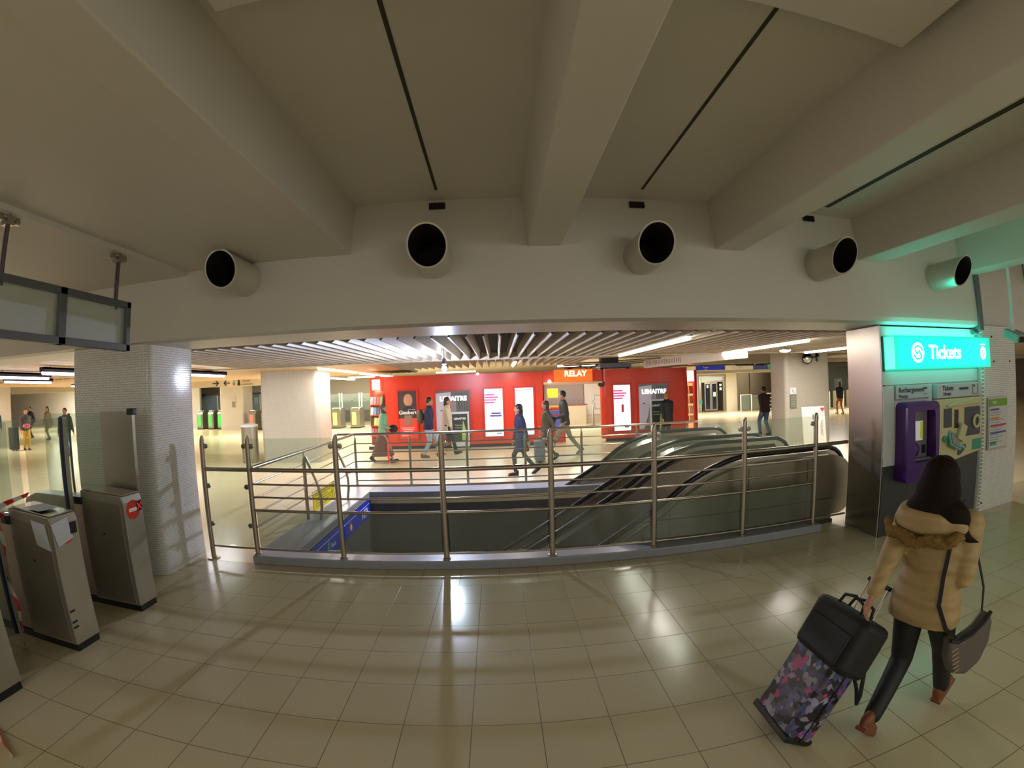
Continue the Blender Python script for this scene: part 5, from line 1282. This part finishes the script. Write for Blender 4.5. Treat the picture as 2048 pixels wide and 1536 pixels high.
person((-2.00, 12.7, 0), math.radians(0), 1.72, 'person in a navy jacket and pale blue jeans walking right past the portrait poster', 1, 1, NAVY, LJEAN, SHB, HB, 'short', footL=(.26, .08, 0), footR=(-.16, -.08, 0), vox=V_, bulk=1.12)
bp_ = thing('backpack', 'dark backpack worn by the person in the navy jacket', 'backpack', (-2.22, 12.7, 1.18)); fuse(MB().ball((0, 0, 0), .10, .15, .22).ball((-.03, 0, -.08), .09, .12, .10).build('bag', mat('bag_mustard', (90, 84, 50), .6), bp_, smooth=True), .02)
MB().tube([(.0, .12, .18), (.16, .13, .22), (.24, .12, .05), (.12, .13, -.15)], .012, 6).build('shoulder_strap', BLK, bp_)
person((-1.55, 13.25, 0), math.radians(0), 1.70, 'person in a beige coat and dark trousers behind the one in the navy jacket', 1, 1, BEI, BLK, SH, HB, 'long', footL=(-.2, .08, .05), footR=(.28, -.08, 0), vox=V_, coat=.1)
person((.50, 9.75, 0), math.radians(185), 1.56, 'long haired person in a long dark navy coat walking left close to the far railing', 1, .9, NAVY, DK, SH, HD, 'long', footL=(.18, .06, 0), footR=(-.34, -.06, .05), vox=.018, coat=.22, bulk=1.12)
person((1.28, 11.5, 0), math.radians(178), 1.55, 'person in an olive jacket pulling a grey suitcase, behind the centre railing post', 1, .9, OLV, DK, SH, HB, 'long', footL=(.20, .06, 0), footR=(-.22, -.06, .05), vox=V_, bulk=1.15, handL=(-.22, .25, .82))
sc2 = thing('suitcase', 'grey wheeled suitcase standing beside the person in the olive jacket', 'suitcase', (1.02, 11.25, 0))
MB().prism(rpoly(-.13, .13, -.20, .20, .06), 'z', .06, .56).build('shell', mat('suitcase_grey', (96, 98, 108), .4), sc2, bevel=.02, smooth='auto')
for y in (-.14, .14): MB().lathe([(.03, -.015), (.03, .015)], (0, y, .03), 10, 'y').build('wheel', M_black, sc2)
MB().tube([(.02, -.08, .56), (.02, -.08, .92), (.02, .08, .92), (.02, .08, .56)], .010, 6).build('pull_handle', M_steel, sc2)
person((1.85, 12.3, 0), math.radians(178), 1.78, 'man in a dark jacket and grey trousers striding left in front of the doorway', 1, 1, DK, GRY, SHG, HD, 'short', footL=(.44, .07, .0), footR=(-.40, -.07, .06), vox=V_, handL=(.26, .16, 1.0), handR=(-.10, -.26, .85))
hb = thing('shoulder_bag', 'black bag carried in front by the man in the dark jacket', 'bag', (1.38, 12.1, 1.0)); MB().rbox((0, 0, 0), (.36, .12, .26), Matrix.Rotation(math.radians(18), 3, 'Y')).build('bag', BLK, hb, bevel=.03)
MB().tube([(-.08, 0, .10), (0, 0, .22), (.1, 0, .12)], .01, 6).build('handle', BLK, hb); MB().rbox((0, -.062, .02), (.30, .005, .015), Matrix.Rotation(math.radians(18), 3, 'Y')).build('red_stripe', mat('stripe_red', (180, 50, 50), .5), hb)
person((5.30, 13.4, 0), math.radians(100), 1.60, 'person in a dark coat with ginger hair standing at the right end of the newsstand', 1, 1, BLK, BLK, SH, mat('hair_ginger', (150, 96, 50), .5, noise=.2), 'short', footL=(.05, .08, 0), footR=(-.05, -.08, 0), vox=V_, coat=.15)
person((9.05, 13.65, 0), math.radians(95), 1.66, 'man in a dark and maroon jacket and blue jeans left of the far right column', 1, 1.1, cm('cloth_dark_maroon', (66, 46, 48), noise=.3), JEAN, BLK, HB, 'short', footL=(.10, .14, 0), footR=(-.12, -.10, 0), vox=V_, bulk=1.1)
person((17.1, 18.7, 0), math.radians(80), 1.65, 'distant woman in a black jacket and rust leggings beside the ticket pillar', 1, .9, BLK, BRN, CAM, HB, 'long', footL=(.16, .08, 0), footR=(-.16, -.08, 0), vox=.028)
person((-15.4, 12.06, 0), math.radians(-60), 1.70, 'man in a black jacket and blue jeans left of the near tiled column', 1, 1, BLK, JEAN, SH, HB, 'short', footL=(.08, .08, 0), footR=(-.08, -.08, 0), vox=.022)
person((-19.4, 13.0, 0), math.radians(-20), 1.68, 'person in a dark jacket and yellow trousers standing by a black suitcase', 1, 1, DK, mat('cloth_yellow', (200, 160, 40), .7, noise=.3, nscale=4), MAR, HB, 'short', footL=(.08, .08, 0), footR=(-.08, -.08, 0), vox=.024)
pk = MB().ball((-18.95, 12.75, 1.0), .16, .16, .10).build('pink_bag', mat('cloth_pink', (220, 80, 130), .6), smooth=True); tag(pk, 'pink bag held by the person with yellow trousers beyond the glass gates', 'bag')
sc3 = thing('suitcase', 'black suitcase standing beside the person with yellow trousers', 'suitcase', (-19.75, 12.6, 0))
MB().prism(rpoly(-.22, .22, -.14, .14, .05), 'z', .05, .95).build('shell', BLK, sc3, bevel=.02, smooth='auto')
for x in (-.14, .14): MB().lathe([(.03, -.02), (.03, .02)], (x, 0, .03), 10, 'x').build('wheel', M_black, sc3)
person((-23.2, 17.0, 0), math.radians(-90), 1.70, 'distant person in a camel patterned coat beyond the glass gates', 1, 1, CAM, CAM, SH, HB, 'long', footL=(.08, .08, 0), footR=(-.08, -.08, 0), vox=.026, coat=.2)
person((-25.5, 17.5, 0), math.radians(-90), 1.70, 'distant person in dark navy clothes left of the camel coat', 1, 1, NAVY, NAVY, SH, HD, 'short', footL=(.08, .08, 0), footR=(-.08, -.08, 0), vox=.026)
person((-21.5, 12.8, 0), math.radians(-30), 1.72, 'person in dark clothes at the far left edge, beyond the glass gates', 1, 1, NAVY, BLK, SH, HD, 'short', footL=(.08, .08, 0), footR=(-.08, -.08, 0), vox=.024)

# ---------------------------------------------------------------- the woman pulling luggage in the foreground
COAT = mat('quilted_coat', (172, 146, 100), .62, noise=.07, nscale=12)
nt = COAT.node_tree; b_ = nt.nodes['Principled BSDF']
geo = nt.nodes.new('ShaderNodeNewGeometry'); wv = nt.nodes.new('ShaderNodeTexWave'); wv.bands_direction = 'Z'; wv.inputs['Scale'].default_value = 3.6; wv.inputs['Distortion'].default_value = 2.2; wv.inputs['Detail Scale'].default_value = 2.0
nt.links.new(geo.outputs['Position'], wv.inputs['Vector'])
bp2 = nt.nodes.new('ShaderNodeBump'); bp2.inputs['Strength'].default_value = .5; bp2.inputs['Distance'].default_value = .025
nt.links.new(wv.outputs[0], bp2.inputs['Height']); nt.links.new(bp2.outputs[0], b_.inputs['Normal'])
WL = Vector((2.13, 1.55, 0)); WH = math.radians(18)
wo, J, f = person(tuple(WL), WH, 1.52, 'woman in a beige hooded coat and black trousers pulling wheeled luggage in the foreground', 1, 1.10, COAT, BLK, SHB, mat('hair_dark_brown', (30, 18, 13), .7, spec=.15, noise=.25, nscale=50, bump=.3, bscale=90), 'long',
                  footL=(-.27, .075, .055), footR=(.40, -.12, .0), handL=(-.40, .20, .905), handR=(.24, -.14, 1.02), lean=.05, coat=.03, vox=.011, bulk=1.18, headyaw=.15)
for ch in wo.children:
    if ch.name.startswith('trousers'): ch.data.materials[0] = mat('black_trousers', (20, 20, 22), .6)
# fuller flowing hair
q = MB()
for (x, y, z, rx, ry, rz) in ((.0, -.0, 1.61, .115, .115, .115), (-.03, .0, 1.53, .11, .135, .15), (-.06, .03, 1.42, .09, .15, .12), (-.05, -.07, 1.40, .085, .14, .11)):
    q.ball((x, y, z), rx, ry, rz)
limb(q, [(-.04, -.08, 1.46), (-.06, -.14, 1.36), (-.05, -.21, 1.30), (-.03, -.27, 1.285)], [.06, .045, .022, .004])
limb(q, [(-.05, .06, 1.45), (-.08, .10, 1.37), (-.10, .15, 1.36)], [.06, .045, .01])
limb(q, [(-.08, 0, 1.42), (-.11, -.03, 1.32), (-.10, -.06, 1.26)], [.06, .045, .008])
q.xf(Matrix.Scale(f, 4)); fuse(q.build('loose_hair', MATS['hair_dark_brown'], wo, smooth=True), .009, 3)
# hood and fur edge
FUR = mat('fur_trim', (136, 104, 48), .9, noise=.45, nscale=70, bump=.9, bscale=150)
q = MB(); q.ball((-.10, .045, 1.365), .085, .185, .085); q.ball((-.06, .13, 1.38), .085, .10, .075); q.ball((-.07, -.09, 1.36), .07, .12, .06)
q.xf(Matrix.Scale(f, 4)); fuse(q.build('hood', COAT, wo, smooth=True), .011, 3)
q = MB(); pts = []
for k in range(15):
    a = math.radians(-8 + k * 14); pts.append((-.135 - .05 * math.sin(a), .03 + .215 * math.cos(a), 1.335 - .055 * math.sin(a) + .015 * math.sin(k * 1.7)))
limb(q, pts, [.020 + .014 * math.sin(PI * k / 14) + .006 * math.sin(k * 2.3) for k in range(15)], 10)
q.xf(Matrix.Scale(f, 4)); fo_ = fuse(q.build('fur_trim', FUR, wo, smooth=True), .010, 1)
dsp = fo_.modifiers.new('tufts', 'DISPLACE'); tx = bpy.data.textures.new('tuft', 'CLOUDS'); tx.noise_scale = .018; dsp.texture = tx; dsp.strength = .026; dsp.mid_level = .45
# shoulder bag: crescent body, strap over the right shoulder
Rz = Matrix.Rotation(WH, 4, 'Z'); Wt = Matrix.Translation(WL) @ Rz
LP = lambda x, y, z: Wt @ Vector((x, y, z))
sbg = thing('shoulder_bag', 'taupe crescent shoulder bag with laced edge hanging at the right hip of the woman', 'bag', tuple(LP(.10, -.24, .55)))
BAGM = mat('taupe_leather', (92, 84, 78), .5, noise=.08, nscale=30)
poly = [(-.15, .15), (-.16, .02), (-.12, -.10), (-.02, -.165), (.09, -.14), (.16, -.04), (.175, .08), (.15, .15), (.06, .10), (-.06, .09)]
q = MB(); q.prism(poly, 'y', -.035, .035); q.xf(Matrix.Rotation(WH - math.radians(22), 4, 'Z') @ Matrix.Rotation(math.radians(-14), 4, 'Y')); q.build('bag_body', BAGM, sbg, bevel=.02, smooth='auto')
q = MB(); q.tube([(-.155, -.03, .14), (-.10, -.035, .105), (0, -.036, .095), (.1, -.035, .12), (.155, -.03, .15)], .012, 8); q.xf(Matrix.Rotation(WH - math.radians(22), 4, 'Z') @ Matrix.Rotation(math.radians(-14), 4, 'Y')); q.build('top_seam', BLK, sbg, smooth='auto')
for k in range(6):
    z = .07 - k * .030
    q = MB(); q.box(-.150 + k * .004, -.105 + k * .004, -.042, -.036, z, z + .005); q.xf(Matrix.Rotation(WH - math.radians(22), 4, 'Z') @ Matrix.Rotation(math.radians(-14), 4, 'Y')); q.build('lace', mat('lace_pale', (180, 160, 130), .5), sbg)
st = thing('bag_strap', 'dark strap of the taupe shoulder bag running over the right shoulder and down the back of the woman', 'strap', tuple(LP(-.1, -.1, 1.0)))
def band(pts, w_, m, name, parent, nrm):
    P = [Vector(p) for p in pts]; V = []; F = []
    for i, p in enumerate(P):
        d = (P[min(i + 1, len(P) - 1)] - P[max(i - 1, 0)]).normalized(); u = d.cross(Vector(nrm)).normalized() * w_ / 2; n2 = Vector(nrm).normalized() * .003
        V += [p - u - n2, p + u - n2, p + u + n2, p - u + n2]
    for i in range(len(P) - 1):
        for k in range(4): F.append((i * 4 + k, i * 4 + (k + 1) % 4, (i + 1) * 4 + (k + 1) % 4, (i + 1) * 4 + k))
    return MB().add(V, F).build(name, m, parent, world=True)
band([LP(.06, -.115, 1.315), LP(-.02, -.125, 1.31), LP(-.10, -.13, 1.24), LP(-.125, -.12, 1.12), LP(-.125, -.11, .98), LP(-.15, -.12, .84), LP(-.12, -.17, .72), LP(-.06, -.22, .66)], .022, BLK, 'back_strap', st, LP(-1, -.3, .1) - WL)
band([LP(.06, -.115, 1.315), LP(.13, -.14, 1.22), LP(.17, -.20, 1.0), LP(.20, -.245, .85), LP(.22, -.262, .66)], .020, BLK, 'front_strap', st, LP(0, -1, 0) - WL)
st.parent = None
sb_objs = [c for c in st.children]
for c in sb_objs:
    c.parent = sbg; c.location = st.location - sbg.location
bpy.data.objects.remove(st)
# patterned cabin suitcase
SC0 = Vector((1.475, 1.80, .045)); SDIR = Vector((.245, -.01, .44)).normalized()
SYV = Vector((0, 1, 0)); SYV = (SYV - SDIR * SYV.dot(SDIR)).normalized(); SXV = SYV.cross(SDIR).normalized()    # SXV: thickness axis, points forward-down
SM = Matrix((SXV, SYV, SDIR)).transposed().to_4x4(); SM.translation = SC0
su = thing('suitcase', 'cabin suitcase with a purple, pink and black collage pattern, pulled by the woman', 'suitcase', tuple(SC0))
SM0 = SM.copy(); SM0.translation = Vector((0, 0, 0))
PAT = bpy.data.materials.new('collage_print'); PAT.use_nodes = True; nt = PAT.node_tree; b_ = nt.nodes['Principled BSDF']; b_.inputs['Roughness'].default_value = .28
geo = nt.nodes.new('ShaderNodeTexCoord'); vo = nt.nodes.new('ShaderNodeTexVoronoi'); vo.distance = 'CHEBYCHEV'; vo.inputs['Scale'].default_value = 26
mp = nt.nodes.new('ShaderNodeMapping'); mp.inputs['Rotation'].default_value = (.3, .5, .4); nt.links.new(geo.outputs['Object'], mp.inputs[0]); nt.links.new(mp.outputs[0], vo.inputs['Vector'])
sp3 = nt.nodes.new('ShaderNodeSeparateColor'); nt.links.new(vo.outputs['Color'], sp3.inputs[0])
cr = nt.nodes.new('ShaderNodeValToRGB'); cr.color_ramp.interpolation = 'CONSTANT'
stops = [(0, (20, 18, 24)), (.16, (70, 62, 100)), (.30, (30, 26, 34)), (.42, (136, 130, 150)), (.52, (90, 76, 84)), (.60, (170, 60, 120)), (.66, (34, 32, 50)), (.78, (150, 148, 176)), (.86, (96, 84, 140)), (.95, (70, 90, 140))]
while len(cr.color_ramp.elements) < len(stops): cr.color_ramp.elements.new(.5)
for e, (p_, c_) in zip(cr.color_ramp.elements, stops): e.position = p_; e.color = lin(c_)
nt.links.new(sp3.outputs[0], cr.inputs[0]); nt.links.new(cr.outputs[0], b_.inputs['Base Color'])
q = MB(); q.prism(rpoly(-.10, .10, -.18, .18, .045), 'z', .0, .48); q.xf(SM0); q.build('shell', PAT, su, bevel=.025, smooth='auto')
q = MB(); q.prism(rpoly(-.103, .103, -.184, .184, .047), 'z', .232, .240); q.xf(SM0)
q = MB(); q.box(-.004, .004, -.184, .184, .005, .475).box(-.004, .004, -.184, .184, .47, .482); q.xf(SM0); q.build('zip_line', M_black, su)
for y in (-.15, .15):
    q = MB(); q.lathe([(.030, -.014), (.034, -.010), (.034, .010), (.030, .014)], (0, 0, 0), 16, 'y'); q.xf(Matrix.Translation(Vector((.045, y, -.012)))); q.build('wheel', M_black, su, smooth='auto')
q = MB(); q.box(-.105, .105, -.18, .18, -.012, .03); q.xf(SM0); q.build('base_guard', M_black, su, bevel=.008)
q = MB()
hz = .93
for y in (-.075, .075): q.tube([(.085, y, .46), (.085, y, hz)], .0065, 8)
q.xf(SM0); q.build('telescopic_rods', M_steel2, su, smooth='auto')
q = MB(); q.tube([(.085, -.085, hz), (.085, .085, hz)], .013, 10); q.xf(SM0); q.build('grip', M_black, su, smooth='auto')
# black laptop bag strapped on top
lb2 = thing('laptop_bag', 'soft black travel bag standing on top of the patterned suitcase', 'bag', tuple(SC0 + SDIR * .455 + Vector((-.01, -.03, 0))))
q = MB(); q.prism(rpoly(-.15, .075, -.23, .20, .06), 'z', 0, .30); q.xf(SM0); bo = q.build('bag_body', mat('black_nylon', (20, 20, 22), .6, noise=.2, nscale=30), lb2, bevel=.035, smooth='auto')
q = MB(); q.prism(rpoly(-.165, -.14, -.17, .15, .012), 'z', .03, .20); q.xf(SM0); q.build('front_pocket', mat('black_nylon', (20, 20, 22), .6), lb2, bevel=.012)
for x in (-.07, .02):
    q = MB(); q.tube([(x, -.09, .295), (x, -.075, .35), (x, 0, .37), (x, .075, .35), (x, .09, .295)], .009, 8); q.xf(SM0); q.build('carry_handle', BLK, lb2, smooth='auto')
q = MB(); q.tube([(.05, -.21, .05), (.10, -.23, -.06), (.16, -.20, -.12), (.20, -.12, -.07), (.17, -.05, .0)], .011, 8); q.xf(SM0); q.build('loose_strap', BLK, lb2, smooth='auto')
